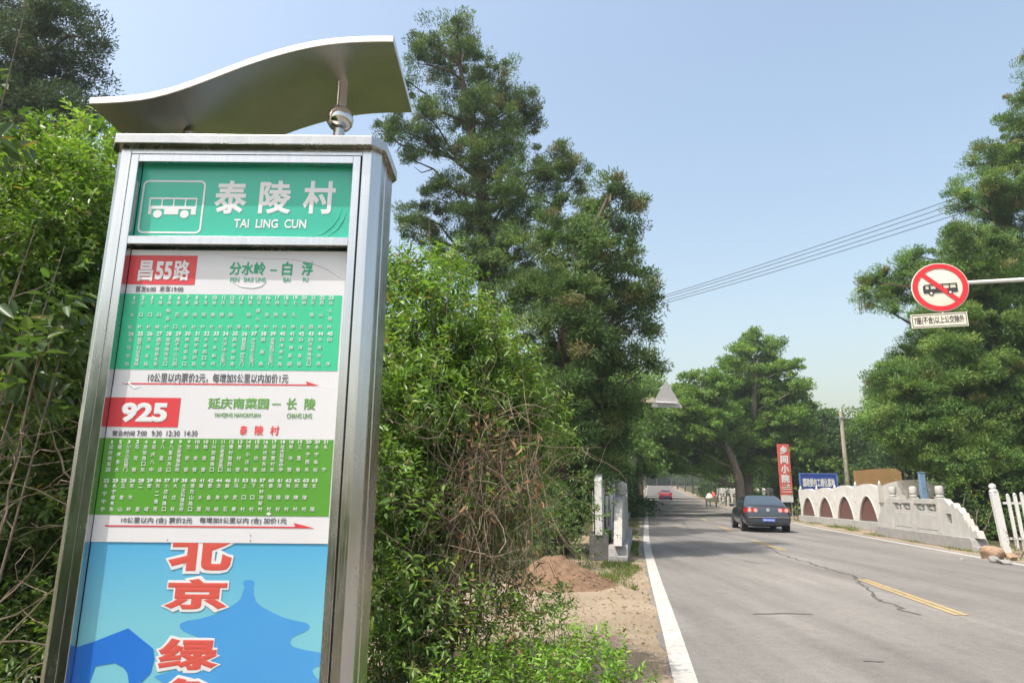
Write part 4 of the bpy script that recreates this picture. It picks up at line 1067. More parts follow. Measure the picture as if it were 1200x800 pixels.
# ================================================================== VEHICLES
GLASS = mat('dark_window_glass', (.045, .065, .085), .06, spec=.7)
TYRE = mat('tyre_rubber', (.02, .02, .02), .85)
RIM = mat('alloy_rim', (.45, .45, .46), .3, .9)
EMBLEM = mat('badge_silver', (.62, .63, .64), .3)
CHR = mat('chrome_trim', (.75, .75, .75), .15, 1.0)
TRIM = mat('black_trim', (.015, .015, .016), .6)
LAMP = mat('tail_lamp_red', (.42, .02, .02), .15, coat=.5)
LAMPW = mat('tail_lamp_pale', (.80, .42, .38), .2, coat=.5)
PLATE = mat('plate_blue', (.03, .10, .48), .4)
def sedan(name, loc, rz, label, paint, detail=True, hatch=False):
    e = empty(name, loc, label, 'car', None, rz)
    st = [(0.0, .74, .40, .56, .66), (.03, .80, .33, .60, .80), (.08, .85, .27, .78, 1.00), (.16, .88, .23, .86, 1.065), (.55, .905, .20, .90, 1.06), (1.2, .91, .19, .91, 1.03), (2.4, .91, .19, .90, .99), (3.4, .91, .19, .87, .97), (3.9, .90, .20, .82, .93), (4.4, .86, .22, .72, .84), (4.68, .76, .27, .60, .70), (4.77, .60, .34, .50, .56)]
    V, F = [], []
    for y, w, zb, zs, zt in st:
        half = [(0, zb), (w * .55, zb), (w * .92, zb + .03), (w, zb + .16), (w * 1.0, (zb + zs) / 2 + .03), (w * .985, zs), (w * .93, zs + (zt - zs) * .6), (w * .80, zt - .015), (w * .4, zt + .012), (0, zt + .018)]
        ringv = [(x, z) for x, z in half] + [(-x, z) for x, z in half[-2:0:-1]]
        V += [(x, y, z) for x, z in ringv]
    n = 18
    for i in range(len(st) - 1):
        for k in range(n): F.append((i * n + k, i * n + (k + 1) % n, (i + 1) * n + (k + 1) % n, (i + 1) * n + k))
    F.append(tuple(range(n))); F.append(tuple((len(st) - 1) * n + k for k in range(n)))
    mb = MB(); mb.add(V, F); body = mb.build('body', paint, e, smooth=True)
    md = body.modifiers.new('sub', 'SUBSURF'); md.levels = 1; md.render_levels = 1
    yr = 1.35 if not hatch else .55; yb = .50 if not hatch else .12
    cab = [(yb, .66, 1.035, yb), (yr, .60, 1.40, yr)]
    # cabin shell: lofted rings from the beltline to the roof
    rings = [(1.00, yb, 3.62, .83), (1.16, yb + (yr - yb) * .36, 3.25, .775), (1.32, yb + (yr - yb) * .75, 2.84, .685), (1.42, yr + .02, 2.55, .60), (1.465, yr + .35, 2.25, .46)]
    V, F = [], []
    def rr(z, y0, y1, w):
        P = []; c = .16
        for sx, sy, a0 in ((1, 0, 270), (1, 1, 0), (-1, 1, 90), (-1, 0, 180)):
            for k in range(5):
                a = RAD(a0 + 22.5 * k)
                P.append((sx * (w - c) + c * math.cos(a), (y1 - c if sy else y0 + c) + c * math.sin(a), z))
        return P
    for q in rings: V += rr(*q)
    n = 20
    for i in range(len(rings) - 1):
        for k in range(n): F.append((i * n + k, i * n + (k + 1) % n, (i + 1) * n + (k + 1) % n, (i + 1) * n + k))
    F.append(tuple((len(rings) - 1) * n + k for k in range(n)))
    mb = MB(); mb.add(V, F); mb.build('cabin', paint, e, smooth=True)
    # windows sit 4 mm proud of the cabin shell
    def patch(name_, pts, m_=GLASS, push=(0, 0, 0)):
        mb = MB(); mb.add([tuple(np.array(q) + np.array(push)) for q in pts], [tuple(range(len(pts)))]); return mb.build(name_, m_, e)
    def ringy(z, which):
        zz = [r_[0] for r_ in rings]; return float(np.interp(z, zz, [r_[which] for r_ in rings]))
    rw = []
    for z in (1.07, 1.16, 1.32, 1.405):
        y = ringy(z, 1); w = ringy(z, 3) - .10
        rw.append([(-w, y - .012, z + .004), (-w * .5, y - .014, z + .005), (w * .5, y - .014, z + .005), (w, y - .012, z + .004)])
    mb = MB(); V = sum(rw, []); F = []
    for i in range(3):
        for k in range(3): F.append((i * 4 + k, i * 4 + k + 1, (i + 1) * 4 + k + 1, (i + 1) * 4 + k))
    mb.add(V, F); mb.build('rear_window', GLASS, e, smooth=True)
    for s_ in (-1, 1):
        for ya, yb_, yta, ytb in ((.95 if not hatch else .6, 1.98, 1.50, 1.98), (2.04, 3.02, 2.04, 2.52)):
            P = []
            for (y0, y1, z) in ((ya, yb_, 1.04), (ya + (yta - ya) * .4, yb_ + (ytb - yb_) * .4, 1.16), (yta - .08, ytb, 1.37)):
                w = ringy(z, 3) + .006; P.append([(s_ * w, y0, z), (s_ * w, y1, z)])
            V = sum(P, []); mb = MB(); mb.add(V, [(0, 1, 3, 2), (2, 3, 5, 4)]); mb.build('side_window', GLASS, e)
        mb = MB(); mb.box((s_ * 1.0, 3.0, 1.02), (.20, .10, .13)); mb.build('wing_mirror', paint, e, bevel=.03)
    for s_ in (-1, 1):
        for y in (.98, 3.72):
            wc = (s_ * .80, y, .325)
            mb = MB(); mb.lathe([(.36, s_ * .06), (.36, s_ * .117)], wc, 24, 'x'); mb.build('wheel_arch', TRIM, e)
            mb = MB(); mb.lathe([(.25, -.10), (.315, -.10), (.325, -.07), (.325, .07 + .055), (.31, .13), (.22, .135)] if s_ > 0 else [(.25, .10), (.315, .10), (.325, .07), (.325, -.125), (.31, -.13), (.22, -.135)], wc, 24, 'x'); wh = mb.build('wheel', TYRE, e, smooth=True)
            mb = MB(); h = s_ * .137
            mb.lathe([(.22, h), (.20, h + s_ * .012), (.07, h - s_ * .0), (.05, h + s_ * .008), (.001, h + s_ * .008)], wc, 20, 'x'); mb.build('rim', RIM, wh, smooth=True)
    for s_ in (-1, 1):
        P = [(.36, .085), (.62, .055), (.80, .10), (.875, .20), (.90, .40)]
        V = []
        for (x, y) in P: V += [(s_ * x, y - .028, .76), (s_ * x, y - .028 + .012, .955)]
        mb = MB()
        V2 = [(x, y + .06, z) for x, y, z in V]; nn = len(P)
        F = [(2 * i, 2 * i + 2, 2 * i + 3, 2 * i + 1) for i in range(nn - 1)] + [(2 * i + 1, 2 * i + 3, 2 * nn + 2 * i + 3, 2 * nn + 2 * i + 1) for i in range(nn - 1)] + [(2 * i, 2 * nn + 2 * i, 2 * nn + 2 * i + 2, 2 * i + 2) for i in range(nn - 1)] + [(0, 1, 2 * nn + 1, 2 * nn)]
        mb.add(V + V2, F); tl = mb.build('tail_light', LAMP, e)
        if detail:
            for x in (.47, .70):
                mb = MB(); mb.lathe([(.075, .034), (.07, .018), (.02, .014)], (s_ * x, 0, .862), 18, 'y'); mb.build('lamp_lens', LAMPW, tl, smooth=True)
    mb = MB(); mb.bx(-.78, .78, -.022, .02, .585, .61); mb.build('chrome_strip', CHR, e)
    mb = MB(); mb.bx(-.62, .62, -.012, .05, .30, .40); mb.build('lower_bumper', TRIM, e, bevel=.01)
    mb = MB(); mb.bx(-.25, .25, -.032, -.008, .425, .565); pl = mb.build('number_plate', PLATE, e)
    if detail:
        mb = MB(); letter_rect(mb, '京P·DB166', -.21, .455, .21, .535, lambda a, b_, d_: (a, -.036 - d_, b_), .03, relief=.003); mb.build('lettering', WHT, pl)
        mb = MB(); mb.lathe([(.062, -.006), (.062, .0), (.055, .004)], (0, .022, .885), 20, 'y'); bd = mb.build('badge', EMBLEM, e, smooth=True)
        mb = MB()
        for p_, q_ in (((-.028, .03), (-.012, -.035)), ((-.012, -.035), (0, -.002)), ((0, -.002), (.012, -.035)), ((.012, -.035), (.028, .03)), ((-.014, .045), (0, .012)), ((0, .012), (.014, .045))):
            mb.tube([(p_[0], .014, .885 + p_[1]), (q_[0], .014, .885 + q_[1])], .005, 5)
        mb.build('emblem_strokes', TRIM, bd)
        mb = MB(); mb.bx(-.64, .64, .060, .10, 1.052, 1.082); mb.build('boot_lip', paint, e, bevel=.012)
    return e
CARB = mat('dark_blue_grey_paint', (.060, .075, .090), .22, .55, coat=.8)
CARR = mat('red_car_paint', (.33, .035, .05), .3, .1, coat=.8)
sedan('parked_sedan', (10.30, 27.6, 0), RAD(-10.5), 'dark blue-grey sedan seen from behind in the right lane', CARB)
g_ = gp(780.3, 585.5); sedan('small_car', g_, RAD(-11), 'small red car far down the road', CARR, False, True)

# cargo tricycle on the far right verge
g_ = gp(834.5, 594); tz = g_
tr = empty('cargo_tricycle', g_, 'cargo tricycle with a red and white load on the far right verge', 'tricycle', None, RAD(-12))
OLIVE = mat('olive_bed', (.16, .16, .10), .8, var=.2, vscale=5)
mb = MB(); mb.bx(-.55, .55, 0, 1.5, .55, .60); mb.bx(-.55, .55, -.02, .02, .6, .92); mb.bx(-.55, -.51, .02, 1.5, .6, .92); mb.bx(.51, .55, .02, 1.5, .6, .92); mb.build('cargo_bed', OLIVE, tr)
for x in (-.48, .48):
    mb = MB(); mb.lathe([(.22, -.04), (.30, -.04), (.30, .04), (.22, .04)], (x, .7, .30), 16, 'x'); mb.build('wheel', TYRE, tr)
mb = MB(); mb.lathe([(.24, -.03), (.30, -.03), (.30, .03), (.24, .03)], (0, 2.5, .30), 16, 'x'); mb.build('wheel', TYRE, tr)
mb = MB(); mb.tube([(0, 2.5, .3), (0, 2.3, 1.05)], .03, 8); mb.tube([(-.3, 2.28, 1.08), (.3, 2.28, 1.08)], .02, 8); mb.tube([(0, 2.35, .8), (0, 1.7, .5), (0, 1.4, .5)], .03, 8); mb.build('fork', TRIM, tr)
def tarp(name, c, s, m, seed, label, cat):
    o = rock((0, 0, 0), s, m, label, seed, name); o.location = c; del o['group']; o['category'] = cat; return o
Rm = Matrix.Rotation(RAD(-12), 3, 'Z')
def trp(x, y, z): q = Rm @ Vector((x, y, 0)); return (g_[0] + q.x, g_[1] + q.y, g_[2] + z)
tarp('white_sack', trp(-.12, .55, 1.02), (.40, .5, .42), WHT, 21, 'white sack heaped in the bed of the tricycle', 'sack')
tarp('red_bundle', trp(.28, 1.0, 1.15), (.22, .4, .58), RED_B, 25, 'red bundle standing in the tricycle bed beside the white sack', 'bundle')

# overhead wires
for k, (ya, yb_, lab) in enumerate([(345, 236.5, 'highest of the four overhead wires'), (347.5, 243, 'second highest of the four overhead wires'), (351, 249.5, 'second lowest of the four overhead wires'), (354, 256, 'lowest of the four overhead wires')]):
    # straight through (775, ya) and (1113, yb_)
    s_ = (yb_ - ya) / 338.
    A = at(600, ya - 175 * s_ + 3, 46); B = at(1420, yb_ + 307 * s_ - 6, 26)
    pts = [A + (B - A) * u + np.array([0, 0, -.55 * 4 * u * (1 - u) + .4]) for u in np.linspace(0, 1, 24)]
    mb = MB(); mb.tube(pts, .016, 6); tag(mb.build('overhead_wire', BLK), lab + ' crossing the sky at right', 'wire', 'overhead wires')

# dirt heap
gm = gnd(652, 692); hx, hy = gm[0] + .12, gm[1] + .95
N_ = 60; V, F = [], []
for j in range(N_ + 1):
    for i in range(N_ + 1):
        u, v = i / N_ * 2 - 1, j / N_ * 2 - 1
        x, y = u * .98, v * 1.15
        r_ = math.hypot(u * 1.02, v * 1.02)
        h = .33 * max(0, 1 - r_ ** 1.3) ** 1.05 * (1 + .18 * math.sin(3.1 * u + 1) + .10 * math.cos(5 * v + 2 * u)) + .13 * math.exp(-((u + .35) ** 2 + (v - .1) ** 2) * 9)
        h += .03 * math.sin(23 * u + 7 * v) * math.sin(19 * v) * (1 - min(r_, 1))
        V.append((x, y, h * (1 if r_ < 1 else 0) - .012 + RNG.normal() * .012 * (1 - min(1, r_))))
for j in range(N_):
    for i in range(N_): F.append((j * (N_ + 1) + i, j * (N_ + 1) + i + 1, (j + 1) * (N_ + 1) + i + 1, (j + 1) * (N_ + 1) + i))
mb = MB(); mb.add(V, F)
o = mb.build('dirt_heap', mat('loose_brown_earth', (.165, .108, .070), .98, var=.3, vscale=9, bump=1.0, bscale=22, spec=.1), smooth=True)
o.location = (hx, hy, 0)
tag(o, 'heap of loose reddish brown earth between the bush and the left balustrade', 'dirt heap')
bpy.data.objects.remove(_to); bpy.data.curves.remove(_tc)

# ================================================================== TREES
# tall old cypress in the centre
Y0 = 24.0
b1 = px_blobs([(537, 32, 20), (503, 46, 20), (545, 60, 28), (512, 75, 24), (577, 88, 24), (545, 100, 24), (590, 112, 28), (618, 122, 20), (487, 62, 15), (478, 96, 15), (470, 152, 22), (450, 155, 14), (500, 135, 20), (505, 165, 22), (548, 140, 30), (592, 150, 32), (622, 148, 18), (575, 185, 28), (615, 185, 24), (480, 186, 14), (660, 182, 14),
                (488, 250, 20), (512, 232, 20), (505, 275, 18), (540, 262, 24), (472, 268, 12), (602, 225, 32), (640, 212, 28), (664, 195, 22), (678, 214, 14), (555, 215, 20), (585, 262, 30), (548, 305, 30), (520, 300, 18), (590, 315, 36)], Y0, 1.5)
tp = [at(572, 640, Y0), at(573, 420, Y0), at(570, 300, Y0), at(566, 235, Y0), at(560, 190, Y0), at(548, 130, Y0), at(536, 60, Y0)]
tp[0][2] = 0
trunk1 = [(*p_, r_) for p_, r_ in zip(tp, (.48, .40, .33, .27, .22, .15, .05))]
tree('cypress_tree', 'tallest old cypress, its bare limbs against the sky right of the bus sign', 'tree', trunk1, [(x, y, z, r * .94) for x, y, z, r in b1] + px_blobs([(560, 235, 22), (572, 285, 24), (545, 180, 20), (560, 120, 20), (600, 285, 26), (632, 255, 20), (530, 215, 16)], Y0 - 1.2, .3), 'cypress', LEAF_CYP, BARK_CYP, 'old cypress trees', .08, .95)
# fuller cypress in front of it
Y0 = 17.6
b2 = px_blobs([(720, 226, 20), (742, 243, 15), (737, 268, 16), (700, 252, 26), (662, 268, 34), (625, 292, 34), (690, 300, 38), (735, 300, 20), (722, 332, 34), (752, 340, 16), (742, 372, 26), (763, 354, 9), (700, 372, 40), (650, 345, 40), (608, 345, 32), (600, 400, 36), (745, 418, 24), (762, 425, 8), (700, 430, 42), (722, 470, 24), (655, 425, 42), (690, 490, 42), (718, 515, 24), (645, 490, 42), (698, 545, 30), (660, 555, 40), (716, 548, 18), (620, 520, 38), (610, 455, 36), (625, 585, 36), (660, 610, 30)], Y0, 1.1, .3) + px_blobs([(665, 330, 26), (680, 285, 22), (655, 380, 28), (690, 400, 26), (668, 450, 28), (645, 480, 26), (690, 350, 24), (675, 520, 28)], Y0 - 1.3, .3)
tp = [at(652, 672, Y0), at(652, 560, Y0), at(660, 420, Y0), at(676, 330, Y0), at(700, 260, Y0), at(712, 232, Y0)]
tp[0][2] = 0
tree('cypress_tree', 'dense round-shouldered cypress overhanging the left roadside, in front of the tallest one', 'tree', [(*p_, r_) for p_, r_ in zip(tp, (.34, .30, .24, .17, .09, .04))], b2, 'cypress', LEAF_CYP, BARK_CYP, 'old cypress trees', .07, 1.0)
# dark cypress behind the sign at upper left
Y0 = 17.0
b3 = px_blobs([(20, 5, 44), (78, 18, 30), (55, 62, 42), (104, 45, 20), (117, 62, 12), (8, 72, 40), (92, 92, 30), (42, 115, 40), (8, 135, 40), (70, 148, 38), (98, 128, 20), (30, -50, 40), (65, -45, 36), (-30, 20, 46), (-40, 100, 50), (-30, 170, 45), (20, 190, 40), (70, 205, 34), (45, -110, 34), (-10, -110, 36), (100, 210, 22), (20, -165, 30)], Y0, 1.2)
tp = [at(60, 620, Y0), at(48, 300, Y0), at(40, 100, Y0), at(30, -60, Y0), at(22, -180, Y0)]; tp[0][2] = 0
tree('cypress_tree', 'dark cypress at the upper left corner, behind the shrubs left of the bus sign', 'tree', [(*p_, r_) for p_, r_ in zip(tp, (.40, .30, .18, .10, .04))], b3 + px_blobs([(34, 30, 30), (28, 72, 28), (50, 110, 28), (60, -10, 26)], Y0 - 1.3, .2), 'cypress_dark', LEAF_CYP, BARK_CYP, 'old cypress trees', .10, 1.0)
# big cypress at the right
Y0 = 26.0
b4 = px_blobs([(1196, 112, 14), (1186, 140, 18), (1172, 180, 26), (1202, 190, 30), (1152, 218, 22), (1127, 234, 15), (1188, 238, 32), (1160, 248, 18), (1190, 280, 22), (1120, 284, 18), (1145, 300, 28), (1095, 304, 14), (1062, 314, 15), (1036, 336, 17), (1014, 352, 10), (1018, 330, 10), (1048, 342, 18), (1078, 338, 18), (1098, 325, 18), (1070, 300, 9), (1040, 362, 9), (1110, 350, 22), (1085, 372, 14), (1190, 322, 38), (1120, 330, 28), (1178, 352, 36), (1140, 380, 38), (1195, 402, 42), (1100, 400, 28), (1074, 420, 20), (1050, 434, 17), (1026, 442, 11), (1060, 466, 28), (1030, 462, 12), (1100, 460, 40), (1150, 460, 46), (1205, 470, 44), (1050, 508, 26), (1032, 488, 14), (1090, 520, 40), (1140, 530, 42), (1195, 535, 42), (1245, 200, 46), (1250, 290, 50), (1255, 390, 54), (1260, 490, 54), (1235, 130, 34), (1230, 80, 26), (1295, 250, 40), (1300, 340, 46), (1300, 440, 50)], Y0, 1.8, .6)
tp = [at(1215, 640, Y0 + .8), at(1210, 480, Y0 + .8), at(1215, 330, Y0 + .8), at(1222, 200, Y0 + .8), at(1228, 90, Y0 + .8)]; tp[0][2] = 0
tree('cypress_tree', 'huge spreading cypress filling the right edge behind the no buses sign', 'tree', [(*p_, r_) for p_, r_ in zip(tp, (.55, .46, .36, .22, .06))], [(x, y, z, r * 1.08) for x, y, z, r in b4] + px_blobs([(1140, 310, 24), (1170, 330, 26), (1110, 400, 26), (1140, 430, 30), (1080, 450, 26), (1100, 490, 30), (1150, 490, 32), (1190, 440, 32), (1060, 500, 20), (1110, 530, 28), (1165, 535, 30), (1120, 365, 22), (1160, 385, 28), (1130, 275, 16), (1160, 285, 18)], Y0 - 1.6, .5), 'cypress_fresh', LEAF_CYP, BARK_CYP, 'old cypress trees', .065, 1.1)

# locust trees on the right of the road
def locust(label, Yd, tpx, blobs, rad, sty='locust', dens=1.0, dep=1.8):
    tp = [at(x, y, Yd) for x, y in tpx]; tp[0][2] = terrain_z(Yd) - .1
    return tree('locust_tree', label, 'tree', [(*p_, r_) for p_, r_ in zip(tp, rad)], px_blobs(blobs, Yd, dep), sty, LEAF_FAR, BARK, None, .07, dens)
locust('tall feathery locust tree above the sedan with a thick straight trunk', 50.0, [(877, 592), (876, 560), (882, 520), (884, 470), (888, 420)],
       [(888, 396, 14), (875, 408, 16), (905, 405, 12), (862, 420, 14), (895, 425, 24), (925, 432, 14), (938, 450, 12), (915, 455, 24), (870, 442, 24), (945, 472, 10), (930, 482, 16), (895, 465, 28), (858, 462, 22), (835, 455, 16), (845, 485, 24), (880, 495, 28), (915, 500, 24), (940, 500, 12), (830, 500, 22), (860, 515, 20), (900, 520, 20), (820, 478, 16), (862, 540, 14), (890, 545, 14), (925, 525, 16), (945, 520, 12)], (.42, .36, .30, .22, .08))
locust('leaning locust tree left of the straight trunk, its bare brown stem curving over the verge', 47.0, [(869, 594), (866, 560), (857, 535), (845, 510), (832, 480)],
       [(835, 470, 18), (815, 462, 16), (805, 480, 18), (828, 500, 22), (800, 500, 20), (812, 525, 20), (842, 520, 18), (850, 440, 16), (822, 445, 14), (798, 452, 12), (786, 480, 12), (790, 515, 14), (800, 545, 12), (825, 548, 13), (846, 548, 10), (783, 540, 10)], (.36, .30, .25, .19, .08))

# trees further along the road: three shapes, each copied
def broad(name, label, x, y, h, sty, seed, group):
    rg = np.random.default_rng(seed)
    z = terrain_z(y)
    bl = []
    for k in range(15):
        u = (k + .5) / 15; a = k * 2.4 + rg.uniform(-.5, .5)
        rr = h * (.10 + .24 * math.sin(math.pi * min(1, .25 + .75 * u)) * rg.uniform(.6, 1.1))
        bl.append((x + rr * math.cos(a), y + rr * math.sin(a), z + h * (.34 + .56 * u), h * rg.uniform(.11, .16)))
    bl.append((x, y, z + h * .6, h * .2)); bl.append((x, y, z + h * .9, h * .1))
    tr_ = [(x, y, z - .1, .020 * h), (x + .01 * h, y, z + .25 * h, .017 * h), (x - .015 * h, y, z + .5 * h, .012 * h), (x, y, z + .85 * h, .004 * h)]
    return tree(name, label, 'tree', tr_, bl, sty, LEAF_FAR, BARK, group, .06, .75)
GROUP_L, GROUP_R = 'trees along the left of the road', 'trees along the right of the road'
LAB_L = 'broadleaf tree in the row along the left of the road, leaning over it'
LAB_R = 'broadleaf tree in the row behind the far arches on the right of the road'
LAB_B = 'broadleaf tree in the thicket behind the arch wall and boards on the right'
LAB_W = 'broadleaf tree in the wood behind the bushes on the left'
pro = [broad('roadside_tree', LAB_L, lx(38) - 3.0, 38, 9.5, 'far', 1, GROUP_L),
       broad('roadside_tree', LAB_R, rx(68) + 3.2, 68, 11.0, 'far', 2, GROUP_R),
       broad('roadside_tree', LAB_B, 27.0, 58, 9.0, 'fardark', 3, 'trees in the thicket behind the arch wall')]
def place(i, x, y, s, lab, grp):
    c = copy_tree(pro[i]); c.location = (x, y, terrain_z(y) - .1 * s); c.scale = (s * RNG.uniform(.9, 1.1), s * RNG.uniform(.9, 1.1), s); c.rotation_euler = (0, 0, RNG.uniform(0, 6.28)); c['label'] = lab; c['group'] = grp
for k, (y, off, s, i) in enumerate([(46, 3.2, 1.0, 1), (54, 2.6, 1.05, 0), (63, 3.2, .95, 2), (73, 2.4, 1.05, 1), (84, 2.2, 1.1, 0), (96, 2.4, 1.0, 1), (110, 2.0, 1.1, 0), (126, 2.0, 1.15, 1), (145, 1.5, 1.2, 0), (168, 1.5, 1.2, 1), (195, 1, 1.25, 0), (225, .5, 1.3, 1), (58, 8, 1.1, 2), (80, 9, 1.15, 2), (105, 9, 1.2, 2), (140, 9, 1.2, 2)]):
    place(i, lx(y) - off, y, s, LAB_L, GROUP_L)
for k, (y, off, s, i) in enumerate([(58, 3.6, .80, 1), (78, 2.8, .95, 0), (88, 3.0, 1.0, 1), (100, 2.5, 1.0, 0), (114, 2.6, 1.05, 1), (130, 2.2, 1.1, 0), (150, 2.0, 1.1, 1), (175, 1.6, 1.15, 0), (205, 1, 1.2, 1), (238, .5, 1.3, 0), (75, 9, 1.1, 2), (95, 10, 1.15, 2), (120, 10, 1.2, 2), (262, -4, 1.4, 2), (266, -9, 1.4, 2)]):
    place(i, rx(y) + off, y, s, LAB_R, GROUP_R)
for k, (px, y, s, i) in enumerate([(915, 66, .82, 1), (942, 72, .95, 2), (962, 62, .78, 0), (985, 70, 1.0, 2), (1008, 60, .95, 2), (1030, 56, 1.0, 0), (1055, 50, .95, 2), (1085, 46, .9, 2), (1115, 50, 1.1, 2), (1150, 44, 1.0, 2), (1190, 46, 1.1, 2), (1235, 40, 1.0, 2), (1290, 38, 1.0, 2), (950, 90, 1.25, 2), (1010, 88, 1.25, 2), (1070, 80, 1.3, 2), (895, 74, .95, 2)]):
    place(i, at(px, 580, y)[0], y, s, LAB_B, 'trees in the thicket behind the arch wall')
for k, (px, y, s, i) in enumerate([(700, 34, .62, 2), (672, 38, .7, 0), (640, 36, .7, 2), (600, 34, .7, 2), (555, 36, .8, 1), (505, 32, .8, 2), (450, 34, .8, 2), (390, 28, .75, 2), (330, 30, .75, 2), (270, 26, .7, 2), (205, 28, .75, 2), (130, 24, .7, 2), (60, 22, .62, 2), (-20, 22, .7, 2), (-90, 24, .8, 2)]):
    place(i, at(px, 580, y)[0], y, s, LAB_W, 'trees in the wood on the left')

def thicket(seed, label, grp):
    rg = np.random.default_rng(seed); bl = []
    for k in range(12):
        a = k * 2.4; rr = 1.5 * math.sqrt((k + .5) / 12)
        bl.append((rr * math.cos(a), rr * math.sin(a), .5 + 1.7 * (1 - rr / 1.9) * rg.uniform(.5, 1.1), rg.uniform(.55, .8)))
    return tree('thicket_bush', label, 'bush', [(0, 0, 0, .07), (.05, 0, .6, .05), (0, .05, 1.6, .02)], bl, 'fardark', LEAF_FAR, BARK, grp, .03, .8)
LAB_T, GRP_T = 'dark leafy bush in the undergrowth among the roadside trees', 'undergrowth bushes'
tk = thicket(9, LAB_T, GRP_T); tk.location = (lx(40) - 4, 40, 0)
def put_bush(x, y, s):
    c = copy_tree(tk); c.location = (x, y, terrain_z(y) - .05); c.scale = (s * RNG.uniform(.9, 1.2), s * RNG.uniform(.9, 1.2), s * RNG.uniform(.85, 1.15)); c.rotation_euler = (0, 0, RNG.uniform(0, 6.28))
for px in range(560, 745, 14): put_bush(at(px, 580, 30 + (px - 560) * .08)[0] - 1.2, 30 + (px - 560) * .08 + RNG.uniform(-2, 2), 1.05)
for y in list(range(48, 130, 7)): put_bush(lx(y) - 3.4, y, 1.0); put_bush(rx(y) + 4.2, y + 3, 1.1)
for px in range(905, 1290, 15): put_bush(at(px, 580, 56 - (px - 905) * .045)[0] + 1, 56 - (px - 905) * .045 + RNG.uniform(-2, 2), 1.15)
for px in range(1120, 1420, 26): put_bush(at(px, 580, 25.5 - (px - 1120) * .012)[0] + .5, 25.5 - (px - 1120) * .012, .8)
for px in range(-60, 560, 40): put_bush(at(px, 580, 20)[0], 20 + RNG.uniform(-2, 2), 1.1)
for k in range(9): place([0, 1, 2][k % 3], lx(275) - 14 + k * 5.2, 278 + 6 * (k % 2), 1.2, LAB_R, GROUP_R)
for k in range(14): put_bush(lx(272) - 14 + k * 3.4, 268 + RNG.uniform(0, 4), 1.9)
for y, off, s_ in ((47, 1.9, 1.0), (56, 1.7, 1.12), (66, 1.5, 1.2), (78, 1.2, 1.25), (92, 1.0, 1.3), (108, .6, 1.35)): place(0 if int(y) % 2 else 1, lx(y) - off, y, s_, LAB_L, GROUP_L)
for y, off, s_ in ((44, 5.2, 1.15), (52, 5.5, 1.3), (62, 5.6, 1.35), (72, 6, 1.4)): place(0, lx(y) - off, y, s_, LAB_L, GROUP_L)
for y, off, s_ in ((64, 5.0, 1.05), (72, 6.0, 1.15), (84, 6.2, 1.2)): place(1, rx(y) + off, y, s_, LAB_R, GROUP_R)
for x, y, s_ in ((-3.2, -1.2, .9), (-4.6, -2.2, 1.0), (-5.8, -.6, 1.0), (-3.6, -4.2, 1.0), (-5.6, -5, 1.2), (-7, -3, 1.2)): put_bush(x, y, s_)  # unseen bushes behind the camera, added to darken reflections in the sign's steel
LAB_F = 'tree in the distant belt closing the view beyond the woods'
for k in range(26):
    px = -150 + k * 62; y = 120 + 30 * math.sin(k * 1.7); x = at(px, 580, y)[0]
    if lx(y) - 4 < x < rx(y) + 4: continue
    place([0, 1, 2][k % 3], x, y, 1.35, LAB_F, 'distant belt of trees')

# ================================================================== SHRUBS AND SMALL PLANTS
PAL_B = [(.110, .205, .042), (.145, .255, .050), (.180, .285, .064), (.088, .168, .038), (.215, .310, .085)]
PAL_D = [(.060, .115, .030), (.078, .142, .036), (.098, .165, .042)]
PAL_Y = [(.19, .34, .048), (.23, .38, .055), (.16, .31, .042)]
def shrub(name, label, cat, base, blobs, dens, Ln, nl, L, Wd, pal, m=LEAF_NEAR, upw=.5, stems=True, group=None, srad=.008, stemmat=BARK, droop=.25, ang=.9):
    e = empty(name, base, label, cat, group)
    P, D = blob_shoots(blobs, dens, upw)
    n = len(P)
    shoots_leaves('foliage', P, D, Ln * RNG.uniform(.6, 1.3, n), nl, L, Wd, pal, m, e, base, ang, droop)
    if stems:
        mb = MB()
        for b in blobs[:max(4, len(blobs) // 2)]:
            b = np.array(b[:3]); p0 = np.array([base[0] + (b[0] - base[0]) * .35 + RNG.normal() * .08, base[1] + (b[1] - base[1]) * .35 + RNG.normal() * .08, base[2]])
            mid = p0 + (b - p0) * .5 + RNG.normal(size=3) * .08
            mb.tube([p0, mid, b, b + (b - mid) * .3], [srad, srad * .8, srad * .5, srad * .2], 6)
            for q in range(5):
                d_ = rdir(1)[0]; d_[2] = abs(d_[2]); f_ = mid + (b - mid) * RNG.uniform(.2, 1)
                mb.tube([f_, f_ + d_ * .15 + RNG.normal(size=3) * .02, f_ + d_ * .32], [srad * .4, srad * .28, srad * .1], 4)
        mb.build('stems', stemmat, e, base, smooth=True)
    return e
def sb(lst, Y, dep=.35, z0=None):
    return px_blobs(lst, Y, dep) + px_blobs(lst, Y + .45, dep)
